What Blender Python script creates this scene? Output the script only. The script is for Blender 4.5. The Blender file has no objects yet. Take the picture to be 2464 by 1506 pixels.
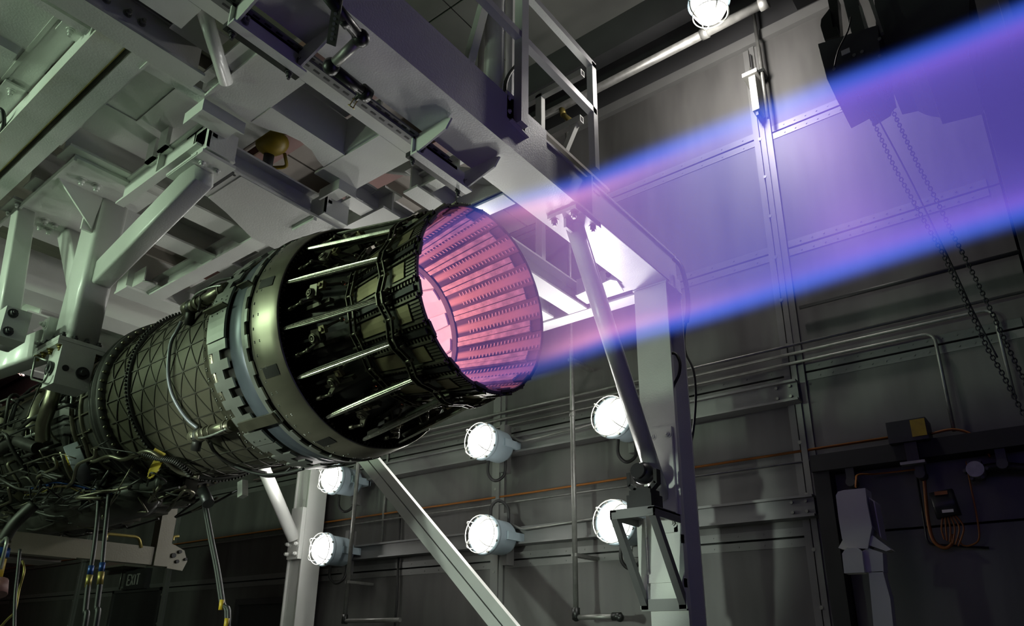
import bpy, bmesh, math, random
from mathutils import Vector, Matrix
random.seed(7)
SC = bpy.context.scene
COL = SC.collection
PI = math.pi
rad = math.radians

# ------------------------------------------------------------------ camera
F_PX, PPX, PPY, IW, IH = 1748.0, 1232.0, 915.0, 2464.0, 1506.0
CAM = Vector((0.0, 0.0, 1.2))
# rows: world X, Y, Z expressed in (right, up, forward) of the camera
CM = Matrix(((0.78727412, 0.20646548, -0.58100901),
             (0.61649689, -0.2810619, 0.73548337),
             (0.01144757, 0.93721727, 0.34855809)))
cd = bpy.data.cameras.new('camera')
cd.sensor_fit = 'HORIZONTAL'
cd.sensor_width = 36.0
cd.lens = 36.0 * F_PX / IW
cd.shift_x = 0.0
cd.shift_y = (PPY - IH / 2) / IW
cd.clip_start = 0.05
cam = bpy.data.objects.new('camera', cd)
COL.objects.link(cam)
m = Matrix(((CM[0][0], CM[0][1], -CM[0][2], CAM.x),
            (CM[1][0], CM[1][1], -CM[1][2], CAM.y),
            (CM[2][0], CM[2][1], -CM[2][2], CAM.z),
            (0, 0, 0, 1)))
cam.matrix_world = m
SC.camera = cam

# ------------------------------------------------------------------ world, exposure
w = bpy.data.worlds.new('hall_air')
SC.world = w
w.use_nodes = True
w.node_tree.nodes['Background'].inputs[0].default_value = (0.6, 0.65, 0.7, 1)
w.node_tree.nodes['Background'].inputs[1].default_value = 0.004
SC.view_settings.view_transform = 'Standard'
SC.view_settings.look = 'None'
SC.view_settings.exposure = 0.0
SC.view_settings.gamma = 1.0
SC.view_settings.use_curve_mapping = False
try:
    SC.cycles.use_denoising = True
    SC.cycles.max_bounces = 4
    SC.cycles.diffuse_bounces = 2
    SC.cycles.glossy_bounces = 2
    SC.cycles.volume_bounces = 0
    SC.cycles.use_light_tree = False
    SC.cycles.use_adaptive_sampling = True
    SC.cycles.adaptive_threshold = 0.08
    SC.cycles.transparent_max_bounces = 16
    SC.cycles.sample_clamp_indirect = 4.0
    SC.cycles.caustics_reflective = False
    SC.cycles.caustics_refractive = False
except Exception:
    pass

# strengths of the hall's lamps (watts); the fixtures are built further down
FLOOD_W = 43.0        # far wall floodlights
NEAR_W = 300.0        # floodlights on the wall behind the camera
FLAME_W = 3.2        # light of the burning gas inside the nozzle


def lamp_light(name, kind, loc, power, color, parent=None, size=0.15, direction=None, angle=150, blend=0.4):
    ld = bpy.data.lights.new(name, kind)
    ld.energy = power
    ld.color = color
    if kind != 'SUN':
        ld.shadow_soft_size = size
    if kind == 'SPOT':
        ld.spot_size = rad(angle)
        ld.spot_blend = blend
    o = bpy.data.objects.new(name, ld)
    COL.objects.link(o)
    if parent is not None:
        o.parent = parent
        o.location = Vector(loc) - wloc(parent)
    else:
        o.location = loc
    if direction is not None:
        o.rotation_euler = Vector(direction).to_track_quat('-Z', 'Y').to_euler()
    return o


# ------------------------------------------------------------------ picture point -> place in the hall
def at(x, y, X=None, Y=None, Z=None):
    """the point of the hall seen at pixel (x, y) that lies on the plane X=, Y= or Z="""
    d = CM @ Vector(((x - PPX) / F_PX, -(y - PPY) / F_PX, 1.0))
    if X is not None:
        t = (X - CAM.x) / d.x
    elif Y is not None:
        t = (Y - CAM.y) / d.y
    else:
        t = (Z - CAM.z) / d.z
    return CAM + d * t


# ------------------------------------------------------------------ mesh helpers
WL = {}


def wloc(o):
    return WL.get(o.name, Vector((0, 0, 0)))


class MB:
    """collects shapes, in world coordinates, and links them as ONE mesh object"""

    def __init__(self):
        self.v, self.f, self.s = [], [], []

    def add(self, vs, fs, smooth=False):
        b = len(self.v)
        self.v += [Vector(p) for p in vs]
        self.f += [tuple(i + b for i in f) for f in fs]
        self.s += [smooth] * len(fs)
        return self

    def box(self, x0, x1, y0, y1, z0, z1):
        if x0 > x1: x0, x1 = x1, x0
        if y0 > y1: y0, y1 = y1, y0
        if z0 > z1: z0, z1 = z1, z0
        vs = [(x, y, z) for x in (x0, x1) for y in (y0, y1) for z in (z0, z1)]
        return self.add(vs, [(0, 1, 3, 2), (4, 6, 7, 5), (0, 4, 5, 1), (2, 3, 7, 6), (0, 2, 6, 4), (1, 5, 7, 3)])

    def cbox(self, c, d):
        return self.box(c[0] - d[0] / 2, c[0] + d[0] / 2, c[1] - d[1] / 2, c[1] + d[1] / 2, c[2] - d[2] / 2, c[2] + d[2] / 2)

    def bar(self, a, b, w, h, up=(0, 0, 1), bev=0.0):
        """rectangular bar from a to b, w across, h along 'up'; bev rounds the long edges"""
        a, b = Vector(a), Vector(b)
        d = (b - a).normalized()
        u = Vector(up)
        s = d.cross(u)
        if s.length < 1e-5:
            s = d.cross(Vector((1, 0, 0)))
        s.normalize()
        u = s.cross(d).normalized()
        if bev <= 0:
            pr = [(-w / 2, -h / 2), (w / 2, -h / 2), (w / 2, h / 2), (-w / 2, h / 2)]
        else:
            pr = []
            for cx, cy, a0 in ((w / 2 - bev, h / 2 - bev, 0), (-w / 2 + bev, h / 2 - bev, 90), (-w / 2 + bev, -h / 2 + bev, 180), (w / 2 - bev, -h / 2 + bev, 270)):
                for k in range(5):
                    t = rad(a0 + 22.5 * k)
                    pr.append((cx + bev * math.cos(t), cy + bev * math.sin(t)))
        n = len(pr)
        vs = [a + s * p + u * q for p, q in pr] + [b + s * p + u * q for p, q in pr]
        fs = [(i, (i + 1) % n, n + (i + 1) % n, n + i) for i in range(n)] + [tuple(range(n))[::-1], tuple(range(n, 2 * n))]
        return self.add(vs, fs, bev > 0)

    def cyl(self, a, b, r, r2=None, n=12, caps=True):
        a, b = Vector(a), Vector(b)
        r2 = r if r2 is None else r2
        d = (b - a).normalized()
        s = d.orthogonal().normalized()
        u = d.cross(s)
        vs = []
        for c, q in ((a, r), (b, r2)):
            for k in range(n):
                t = 2 * PI * k / n
                vs.append(c + (s * math.cos(t) + u * math.sin(t)) * q)
        self.add(vs, [(i, (i + 1) % n, n + (i + 1) % n, n + i) for i in range(n)], True)
        if caps:
            b0 = len(self.v) - 2 * n
            self.f += [tuple(range(b0, b0 + n))[::-1], tuple(range(b0 + n, b0 + 2 * n))]
            self.s += [False, False]
        return self

    def tube(self, pts, r, n=8, sub=6, caps=True, smooth=True):
        pts = [Vector(p) for p in pts]
        if sub > 1 and len(pts) > 2:
            q = []
            for i in range(len(pts) - 1):
                p0, p1, p2, p3 = pts[max(i - 1, 0)], pts[i], pts[i + 1], pts[min(i + 2, len(pts) - 1)]
                for k in range(sub):
                    t = k / sub
                    q.append(0.5 * ((2 * p1) + (-p0 + p2) * t + (2 * p0 - 5 * p1 + 4 * p2 - p3) * t * t + (-p0 + 3 * p1 - 3 * p2 + p3) * t ** 3))
            q.append(pts[-1])
            pts = q
        N = len(pts)
        vs = []
        s = None
        for i, p in enumerate(pts):
            d = (pts[min(i + 1, N - 1)] - pts[max(i - 1, 0)])
            if d.length < 1e-9:
                d = Vector((0, 0, 1))
            d.normalize()
            if s is None:
                s = d.orthogonal().normalized()
            else:
                s = (s - d * s.dot(d))
                s = s.normalized() if s.length > 1e-6 else d.orthogonal().normalized()
            u = d.cross(s)
            rr = r[i * (len(r) - 1) // max(N - 1, 1)] if isinstance(r, (list, tuple)) else r
            for k in range(n):
                t = 2 * PI * k / n
                vs.append(p + (s * math.cos(t) + u * math.sin(t)) * rr)
        fs = [(i * n + k, i * n + (k + 1) % n, (i + 1) * n + (k + 1) % n, (i + 1) * n + k) for i in range(N - 1) for k in range(n)]
        self.add(vs, fs, smooth)
        if caps:
            b0 = len(self.v) - N * n
            self.f += [tuple(range(b0, b0 + n))[::-1], tuple(range(b0 + (N - 1) * n, b0 + N * n))]
            self.s += [False, False]
        return self

    def sphere(self, c, r, n=12, m=8, sx=1, sy=1, sz=1):
        c = Vector(c)
        vs = [c + Vector((0, 0, r * sz))]
        for i in range(1, m):
            p = PI * i / m
            for k in range(n):
                t = 2 * PI * k / n
                vs.append(c + Vector((r * sx * math.sin(p) * math.cos(t), r * sy * math.sin(p) * math.sin(t), r * sz * math.cos(p))))
        vs.append(c - Vector((0, 0, r * sz)))
        fs = [(0, 1 + k, 1 + (k + 1) % n) for k in range(n)]
        for i in range(m - 2):
            for k in range(n):
                a = 1 + i * n
                fs.append((a + k, a + n + k, a + n + (k + 1) % n, a + (k + 1) % n))
        e = len(vs) - 1
        a = 1 + (m - 2) * n
        fs += [(a + k, e, a + (k + 1) % n) for k in range(n)]
        return self.add(vs, fs, True)

    def prism(self, poly, ext):
        """flat polygon (list of points) pushed out along the vector ext"""
        p = [Vector(q) for q in poly]
        e = Vector(ext)
        n = len(p)
        vs = p + [q + e for q in p]
        fs = [tuple(range(n))[::-1], tuple(range(n, 2 * n))] + [(i, (i + 1) % n, n + (i + 1) % n, n + i) for i in range(n)]
        return self.add(vs, fs)

    def lathe(self, prof, c, axis='X', n=96, closed=False, smooth=True):
        """prof: (along, radius) points turned about an axis through c"""
        vs, fs = [], []
        for x, r in prof:
            for k in range(n):
                t = 2 * PI * k / n
                if axis == 'X':
                    vs.append((c[0] + x, c[1] + r * math.cos(t), c[2] + r * math.sin(t)))
                elif axis == 'Y':
                    vs.append((c[0] + r * math.cos(t), c[1] + x, c[2] + r * math.sin(t)))
                else:
                    vs.append((c[0] + r * math.cos(t), c[1] + r * math.sin(t), c[2] + x))
        M = len(prof)
        for i in range(M - 1 if not closed else M):
            j = (i + 1) % M
            for k in range(n):
                fs.append((i * n + k, i * n + (k + 1) % n, j * n + (k + 1) % n, j * n + k))
        return self.add(vs, fs, smooth)

    def patch(self, xr, t0, t1, th, nt=3, c=(0, 0, 0), tf=None):
        """curved plate about the X axis: xr = list of (x, r), angles t0..t1 (degrees), thickness th outward;
        tf(x) scales the angular width"""
        vs = []
        M = len(xr)
        for lay in (0, th):
            for x, r in xr:
                k_ = tf(x) if tf else 1.0
                tm = (t0 + t1) / 2
                for k in range(nt + 1):
                    t = rad(tm + (t0 - tm + (t1 - t0) * k / nt) * k_)
                    vs.append((c[0] + x, c[1] + (r + lay) * math.cos(t), c[2] + (r + lay) * math.sin(t)))
        W = nt + 1
        fs = []
        for i in range(M - 1):
            for k in range(nt):
                a = i * W + k
                fs.append((a, a + 1, a + W + 1, a + W))
                b = M * W + a
                fs.append((b, b + W, b + W + 1, b + 1))
        o = M * W
        for i in range(M - 1):
            a = i * W
            fs.append((a, a + W, o + a + W, o + a))
            a = i * W + nt
            fs.append((a, o + a, o + a + W, a + W))
        for k in range(nt):
            fs.append((k, o + k, o + k + 1, k + 1))
            a = (M - 1) * W + k
            fs.append((a, a + 1, o + a + 1, o + a))
        return self.add(vs, fs, False)

    def mesh(self, name, off=Vector((0, 0, 0))):
        me = bpy.data.meshes.new(name)
        me.from_pydata([tuple(p - off) for p in self.v], [], self.f)
        me.polygons.foreach_set('use_smooth', self.s)
        bm = bmesh.new()
        bm.from_mesh(me)
        bmesh.ops.recalc_face_normals(bm, faces=bm.faces)
        bm.to_mesh(me)
        bm.free()
        me.update()
        return me

    def build(self, name, mat, parent=None, kind=None):
        off = wloc(parent) if parent is not None else Vector((0, 0, 0))
        base = off
        if parent is None and self.v:
            xs = [p.x for p in self.v]; ys = [p.y for p in self.v]; zs = [p.z for p in self.v]
            base = Vector(((min(xs) + max(xs)) / 2, (min(ys) + max(ys)) / 2, min(zs)))
        me = self.mesh(name, base)
        me.materials.append(MAT[mat] if isinstance(mat, str) else mat)
        o = bpy.data.objects.new(name, me)
        COL.objects.link(o)
        if parent is not None:
            o.parent = parent
        else:
            o.location = base
        WL[o.name] = base.copy()
        if kind:
            o['kind'] = kind
        return o


def tag(o, label, cat, group=None):
    o['label'] = label
    o['category'] = cat
    if group:
        o['group'] = group
    return o


def thing(name, label, cat, loc, group=None):
    o = bpy.data.objects.new(name, None)
    COL.objects.link(o)
    o.empty_display_size = 0.1
    o.location = loc
    WL[o.name] = Vector(loc)
    return tag(o, label, cat, group)


def struct(o):
    o['kind'] = 'structure'
    return o


def share(src, parent, loc=(0, 0, 0), rot=(0, 0, 0), name=None):
    """another object with the same mesh as src; loc is relative to the parent"""
    o = bpy.data.objects.new(name or src.name.split('.')[0], src.data)
    COL.objects.link(o)
    o.parent = parent
    o.location = loc
    o.rotation_euler = rot
    WL[o.name] = wloc(parent) + Vector(loc)
    return o


def copy_tree(o, delta, label=None, group=None, parent=None):
    c = o.copy()
    COL.objects.link(c)
    WL[c.name] = wloc(o) + Vector(delta)
    if parent is None:
        c.location = o.location + Vector(delta)
    else:
        c.parent = parent
    if label: c['label'] = label
    if group: c['group'] = group
    for ch in list(o.children):
        copy_tree(ch, delta, None, None, c)
    return c


# ------------------------------------------------------------------ materials
MAT = {}


def mat(name, color, rough=0.5, metal=0.0, var=0.12, scale=6.0, bump=0.0, bscale=60.0, dirt=None, dirt_amt=0.3, emit=None, estr=0.0, coord='Object', coat=0.0, stretch=None):
    m = bpy.data.materials.new(name)
    m.use_nodes = True
    nt = m.node_tree
    N, L = nt.nodes, nt.links
    b = N['Principled BSDF']
    b.inputs['Roughness'].default_value = rough
    b.inputs['Metallic'].default_value = metal
    if coat:
        b.inputs['Coat Weight'].default_value = coat
        b.inputs['Coat Roughness'].default_value = 0.15
    tc = N.new('ShaderNodeTexCoord')
    vec = tc.outputs[coord]
    if stretch:
        mp = N.new('ShaderNodeMapping')
        mp.inputs['Scale'].default_value = stretch
        L.new(vec, mp.inputs['Vector'])
        vec = mp.outputs['Vector']
    n1 = N.new('ShaderNodeTexNoise')
    n1.inputs['Scale'].default_value = scale
    n1.inputs['Detail'].default_value = 3
    L.new(vec, n1.inputs['Vector'])
    cr = N.new('ShaderNodeValToRGB')
    c = Vector(color)
    lo, hi = c * (1 - var), c * (1 + var)
    cr.color_ramp.elements[0].position = 0.3
    cr.color_ramp.elements[0].color = (lo.x, lo.y, lo.z, 1)
    cr.color_ramp.elements[1].position = 0.7
    cr.color_ramp.elements[1].color = (min(hi.x, 1), min(hi.y, 1), min(hi.z, 1), 1)
    L.new(n1.outputs['Fac'], cr.inputs['Fac'])
    out = cr.outputs['Color']
    if dirt is not None:
        n2 = N.new('ShaderNodeTexNoise')
        n2.inputs['Scale'].default_value = scale * 0.35
        n2.inputs['Detail'].default_value = 4
        n2.inputs['Roughness'].default_value = 0.7
        L.new(vec, n2.inputs['Vector'])
        r2 = N.new('ShaderNodeMapRange')
        r2.inputs['From Min'].default_value = 0.52
        r2.inputs['From Max'].default_value = 0.72
        r2.inputs['To Max'].default_value = dirt_amt
        L.new(n2.outputs['Fac'], r2.inputs['Value'])
        mx = N.new('ShaderNodeMixRGB')
        L.new(r2.outputs['Result'], mx.inputs['Fac'])
        L.new(out, mx.inputs['Color1'])
        mx.inputs['Color2'].default_value = (*dirt, 1)
        out = mx.outputs['Color']
    L.new(out, b.inputs['Base Color'])
    rr = N.new('ShaderNodeMapRange')
    rr.inputs['To Min'].default_value = max(rough - 0.1, 0.03)
    rr.inputs['To Max'].default_value = min(rough + 0.1, 1)
    L.new(n1.outputs['Fac'], rr.inputs['Value'])
    L.new(rr.outputs['Result'], b.inputs['Roughness'])
    if bump:
        n3 = N.new('ShaderNodeTexNoise')
        n3.inputs['Scale'].default_value = bscale
        n3.inputs['Detail'].default_value = 3
        L.new(tc.outputs[coord], n3.inputs['Vector'])
        bp = N.new('ShaderNodeBump')
        bp.inputs['Strength'].default_value = bump
        bp.inputs['Distance'].default_value = 0.004
        L.new(n3.outputs['Fac'], bp.inputs['Height'])
        L.new(bp.outputs['Normal'], b.inputs['Normal'])
    if emit is not None:
        b.inputs['Emission Color'].default_value = (*emit, 1)
        b.inputs['Emission Strength'].default_value = estr
        m.cycles.emission_sampling = 'NONE'
    MAT[name] = m
    return m


mat('white_paint', (0.66, 0.675, 0.64), 0.34, 0, 0.04, 3.0, 0.25, 90, dirt=(0.36, 0.33, 0.24), dirt_amt=0.12, coat=0.2)
mat('rusty_paint', (0.58, 0.60, 0.55), 0.42, 0, 0.05, 3.0, 0.2, 80, dirt=(0.30, 0.22, 0.06), dirt_amt=0.4)
mat('dark_paint', (0.045, 0.045, 0.047), 0.5, 0, 0.1, 4.0, 0.1)
mat('gap_black', (0.012, 0.012, 0.013), 0.7, 0, 0.1)
mat('wall_metal', (0.122, 0.120, 0.116), 0.55, 0.1, 0.24, 1.5, 0.0, 25, dirt=(0.055, 0.053, 0.050), dirt_amt=0.75, stretch=(2.2, 2.2, 0.4))
mat('wall_strip', (0.20, 0.20, 0.195), 0.45, 0.2, 0.06, 4.0)
mat('wall_backing', (0.035, 0.035, 0.035), 0.8, 0, 0.1)
mat('girt_metal', (0.20, 0.20, 0.20), 0.45, 0.3, 0.08, 3.0)
mat('ceiling_metal', (0.15, 0.148, 0.14), 0.6, 0.1, 0.18, 1.2, dirt=(0.05, 0.05, 0.05), dirt_amt=0.5)
mat('concrete', (0.10, 0.10, 0.098), 0.75, 0, 0.12, 2.0, 0.2, 40)
mat('galvanised', (0.26, 0.26, 0.245), 0.42, 0.6, 0.15, 18.0)
mat('red_steel', (0.15, 0.07, 0.062), 0.6, 0, 0.15, 4.0)
mat('roof_deck', (0.16, 0.142, 0.125), 0.6, 0, 0.10, 2.0)
mat('black_pipe', (0.014, 0.015, 0.014), 0.36, 0.1, 0.2, 15.0)
mat('rubber', (0.012, 0.012, 0.012), 0.5, 0, 0.1)
mat('bolt_steel', (0.30, 0.31, 0.28), 0.35, 0.7, 0.1, 20)
mat('lamp_paint', (0.40, 0.50, 0.55), 0.4, 0, 0.05, 5.0, coat=0.2)
mat('lamp_glass', (0.9, 0.9, 0.88), 0.2, 0, 0.0, emit=(1.0, 0.985, 0.95), estr=9.0)
mat('pink_lamp_glass', (0.9, 0.9, 0.88), 0.2, 0, 0.0, emit=(1.0, 0.80, 0.76), estr=3.0)
mat('orange_cable', (0.34, 0.12, 0.015), 0.5)
mat('yellow_paint', (0.32, 0.22, 0.008), 0.45, 0, 0.15, 10, dirt=(0.1, 0.07, 0.02), dirt_amt=0.5)
mat('blue_fitting', (0.012, 0.05, 0.20), 0.35, 0.4)
mat('brass', (0.26, 0.21, 0.06), 0.38, 0.6)
mat('copper', (0.12, 0.075, 0.055), 0.4, 0.7)
mat('white_plastic', (0.62, 0.62, 0.57), 0.45, 0, 0.03, 4)
mat('black_plastic', (0.02, 0.02, 0.022), 0.38, 0, 0.1)
mat('exit_black', (0.03, 0.03, 0.032), 0.5)
mat('exit_letters', (0.36, 0.35, 0.33), 0.5)
# engine
mat('duct_titanium', (0.112, 0.104, 0.073), 0.42, 0.5, 0.14, 3.5, dirt=(0.05, 0.045, 0.035), dirt_amt=0.7)
mat('duct_rib', (0.05, 0.047, 0.036), 0.5, 0.5, 0.15, 8)
mat('engine_dark', (0.032, 0.031, 0.027), 0.48, 0.4, 0.25, 9)
mat('shroud_metal', (0.27, 0.255, 0.19), 0.36, 0.8, 0.22, 2.6, dirt=(0.09, 0.085, 0.062), dirt_amt=0.7, stretch=(0.6, 2, 2))
mat('band_blue', (0.10, 0.115, 0.135), 0.36, 0.35, 0.1, 6)
mat('band_tab', (0.26, 0.27, 0.24), 0.38, 0.6, 0.08, 10)
mat('strut_steel', (0.50, 0.49, 0.41), 0.26, 0.9, 0.06, 20)
mat('nozzle_dark', (0.050, 0.048, 0.038), 0.42, 0.55, 0.3, 14)
mat('nozzle_mid', (0.13, 0.12, 0.085), 0.40, 0.6, 0.25, 12)
mat('tan_panel', (0.25, 0.215, 0.115), 0.45, 0.5, 0.12, 9, dirt=(0.10, 0.085, 0.05), dirt_amt=0.4)
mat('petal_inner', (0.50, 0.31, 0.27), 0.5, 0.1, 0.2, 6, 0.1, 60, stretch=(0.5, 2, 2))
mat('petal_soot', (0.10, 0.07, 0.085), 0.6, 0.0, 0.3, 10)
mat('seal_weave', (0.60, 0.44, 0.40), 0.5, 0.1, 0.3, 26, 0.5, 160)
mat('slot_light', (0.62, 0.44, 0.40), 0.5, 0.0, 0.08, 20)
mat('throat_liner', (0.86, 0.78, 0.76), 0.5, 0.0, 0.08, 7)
mat('hot_steel', (0.17, 0.16, 0.115), 0.32, 0.8, 0.15, 14)
mat('grey_box', (0.20, 0.21, 0.23), 0.4, 0.2, 0.08, 8)


def soot_edge_shade(m, col, x0, x1):
    """sooty streaks and painted edge shade, thinning out along the petal, from the throat (x0) to the rim (x1), in the part's own coordinates"""
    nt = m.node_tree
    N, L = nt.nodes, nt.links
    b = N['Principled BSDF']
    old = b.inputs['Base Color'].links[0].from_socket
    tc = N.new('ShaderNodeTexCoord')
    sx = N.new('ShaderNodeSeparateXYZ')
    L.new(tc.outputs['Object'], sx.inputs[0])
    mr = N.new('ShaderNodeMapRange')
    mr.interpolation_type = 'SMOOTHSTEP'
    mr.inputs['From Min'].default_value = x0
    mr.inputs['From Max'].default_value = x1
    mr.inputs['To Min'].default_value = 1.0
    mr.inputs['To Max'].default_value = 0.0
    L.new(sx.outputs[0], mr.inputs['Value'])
    # distance from the petal's middle line: shade between flaps is painted at edges
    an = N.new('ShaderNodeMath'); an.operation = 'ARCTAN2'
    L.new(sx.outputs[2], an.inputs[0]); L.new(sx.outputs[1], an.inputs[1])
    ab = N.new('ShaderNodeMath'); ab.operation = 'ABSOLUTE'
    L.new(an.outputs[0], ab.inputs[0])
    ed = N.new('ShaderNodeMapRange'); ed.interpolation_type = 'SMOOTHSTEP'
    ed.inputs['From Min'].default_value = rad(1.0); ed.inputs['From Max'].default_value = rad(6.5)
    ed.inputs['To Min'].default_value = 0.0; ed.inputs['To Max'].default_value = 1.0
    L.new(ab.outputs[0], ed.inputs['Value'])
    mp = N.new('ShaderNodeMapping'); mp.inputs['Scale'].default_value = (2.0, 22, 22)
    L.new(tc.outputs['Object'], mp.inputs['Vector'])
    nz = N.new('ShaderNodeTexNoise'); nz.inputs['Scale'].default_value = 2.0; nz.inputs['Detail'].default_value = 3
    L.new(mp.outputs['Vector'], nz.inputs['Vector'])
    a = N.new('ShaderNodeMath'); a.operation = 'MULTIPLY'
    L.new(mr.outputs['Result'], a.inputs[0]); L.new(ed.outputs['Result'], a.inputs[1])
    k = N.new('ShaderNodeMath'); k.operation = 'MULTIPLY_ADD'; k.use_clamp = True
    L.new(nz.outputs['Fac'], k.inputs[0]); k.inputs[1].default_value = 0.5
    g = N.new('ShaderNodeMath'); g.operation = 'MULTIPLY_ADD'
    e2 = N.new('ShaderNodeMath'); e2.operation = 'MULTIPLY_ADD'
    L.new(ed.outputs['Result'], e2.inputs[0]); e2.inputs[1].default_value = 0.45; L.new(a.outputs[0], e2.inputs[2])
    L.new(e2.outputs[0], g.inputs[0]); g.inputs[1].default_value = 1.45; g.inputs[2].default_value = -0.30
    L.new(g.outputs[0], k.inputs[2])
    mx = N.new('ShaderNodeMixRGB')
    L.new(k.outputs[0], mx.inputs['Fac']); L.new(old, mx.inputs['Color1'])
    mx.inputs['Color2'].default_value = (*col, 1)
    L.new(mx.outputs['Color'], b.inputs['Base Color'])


soot_edge_shade(MAT['petal_inner'], (0.055, 0.034, 0.075), 1.50, 1.95)
mat('shaded_cream_paint', (0.13, 0.122, 0.085), 0.45, 0, 0.06, 3.0, 0.15, 80, dirt=(0.12, 0.10, 0.06), dirt_amt=0.4)  # cream darkened in the colour itself, for shade the lamps don't reach

# ================================================================== the hall
WY = 6.0
XL, XR, YN, ZC = -24.0, 3.2, -3.2, 7.95
struct(MB().box(XL, XR, YN, WY + 0.3, -0.2, 0.0).build('floor', 'concrete'))
wb = struct(MB().box(XL, XR, WY + 0.05, WY + 0.3, 0, ZC).build('wall_back', 'wall_backing'))
struct(MB().box(XL - 0.25, XL, YN, WY + 0.3, 0, ZC).build('wall_left', 'wall_metal'))
struct(MB().box(XR, XR + 0.25, YN, WY + 0.3, 0, ZC).build('wall_right', 'wall_metal'))
struct(MB().box(XL, XR, YN - 0.25, YN, 0, ZC).build('wall_front', 'wall_metal'))
ce = struct(MB().box(XL, XR, YN, WY + 0.3, ZC + 0.03, ZC + 0.25).build('ceiling', 'gap_black'))
# ceiling panels, laid between seams that run along the hall
ys = [YN + 0.02, -1.6, 0.0, 1.5, 2.95, 4.4, 5.75]
xs = [XL + 0.02, -18.4, -13.4, -10.4, -7.4, -4.4, -1.4, 1.2, XR - 0.02]
for j in range(len(ys) - 1):
    for i in range(len(xs) - 1):
        MB().box(xs[i], xs[i + 1] - 0.015, ys[j], ys[j + 1] - 0.02, ZC - 0.01, ZC + 0.03).build('ceiling_panel', 'ceiling_metal', ce)

# wall panels with strips along their seams
cols = [XL + 0.02, -18.0, -14.85, -11.65, -8.1, -4.89, -1.68, 0.03]
rows = [0.0, 2.07, 3.42, 4.61, 5.88, 7.06]
for i in range(len(cols) - 1):
    for j in range(len(rows) - 1):
        x0, x1, z0, z1 = cols[i] + 0.01, cols[i + 1] - 0.01, rows[j] + 0.008, rows[j + 1] - 0.008
        if i == 6 and j == 0:
            continue
        MB().box(x0, x1, WY, WY + 0.05, z0, z1).build('wall_panel', 'wall_metal', wb)
    for z in rows[1:-1]:
        if i == 6 and z < 2.5:
            continue
        for s in (-1, 1):
            p = MB().box(cols[i] + 0.09, cols[i + 1] - 0.09, WY - 0.006, WY, z + s * 0.009, z + s * 0.075)
            nscrew = 14
            for k in range(nscrew):
                xx = cols[i] + 0.2 + (cols[i + 1] - cols[i] - 0.4) * k / (nscrew - 1)
                p.cyl((xx, WY - 0.006, z + s * 0.045), (xx, WY - 0.012, z + s * 0.045), 0.008, n=6)
            p.build('seam_strip', 'wall_strip', wb)
# panel beside the roller door opening
MB().box(-1.68, -1.60, WY, WY + 0.05, 0, 2.06).build('wall_panel', 'wall_metal', wb)
MB().box(-1.47, 0.03, WY - 0.0, WY + 0.05, 0.0, 2.06).build('wall_panel', 'wall_metal', wb)
# wall head: flashing band, dark recess and edge beam under the ceiling
struct(MB().box(XL, XR, WY - 0.06, WY + 0.05, 6.98, 7.10).build('trim_1', 'wall_strip'))
struct(MB().box(XL, XR, WY - 0.02, WY + 0.05, 7.10, ZC).build('trim_2', 'dark_paint'))
struct(MB().box(XL, XR, 5.62, 5.80, 7.52, ZC).build('trim_3', 'dark_paint'))
# dark pier at the exhaust end of the wall
struct(MB().box(0.04, 1.1, WY - 0.35, WY + 0.05, 0, ZC).box(0.30, 0.36, WY - 0.40, WY - 0.35, 0, ZC).box(0.62, 0.66, WY - 0.40, WY - 0.35, 0, ZC).build('trim_4', 'dark_paint'))
# vertical strut columns over the panel joints
ncol = 0
for cx in cols[2:7]:
    c = thing('strut_column', '', 'column', (cx, WY, 0))
    c['label'] = {-14.85: 'vertical channel strip on the dark wall left of the EXIT door', -11.65: 'vertical channel strip on the reddish wall right of the EXIT sign',
                  -8.1: 'vertical channel strip on the wall behind the left white post', -4.89: 'vertical channel strip carrying the two middle floodlights',
                  -1.68: 'tall vertical channel strip on the bright wall, right of the white post'}[cx]
    z1 = 6.95
    MB().box(cx - 0.085, cx - 0.03, WY - 0.03, WY, 0, z1).build('edge_strip', 'wall_strip', c)
    MB().box(cx + 0.03, cx + 0.085, WY - 0.03, WY, 0, z1).build('edge_strip', 'wall_strip', c)
    MB().box(cx - 0.03, cx + 0.03, WY - 0.008, WY, 0, z1).build('channel_slot', 'gap_black', c)
    MB().box(cx - 0.016, cx + 0.03, WY - 0.05, WY - 0.02, 0, z1).build('channel_rail', 'wall_strip', c)
    for k in range(14):
        z = 1.1 + k * 0.43
        MB().cyl((cx - 0.02, WY - 0.03, z), (cx - 0.02, WY - 0.055, z), 0.016, n=8).build('rail_bolt', 'bolt_steel', c)

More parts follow.
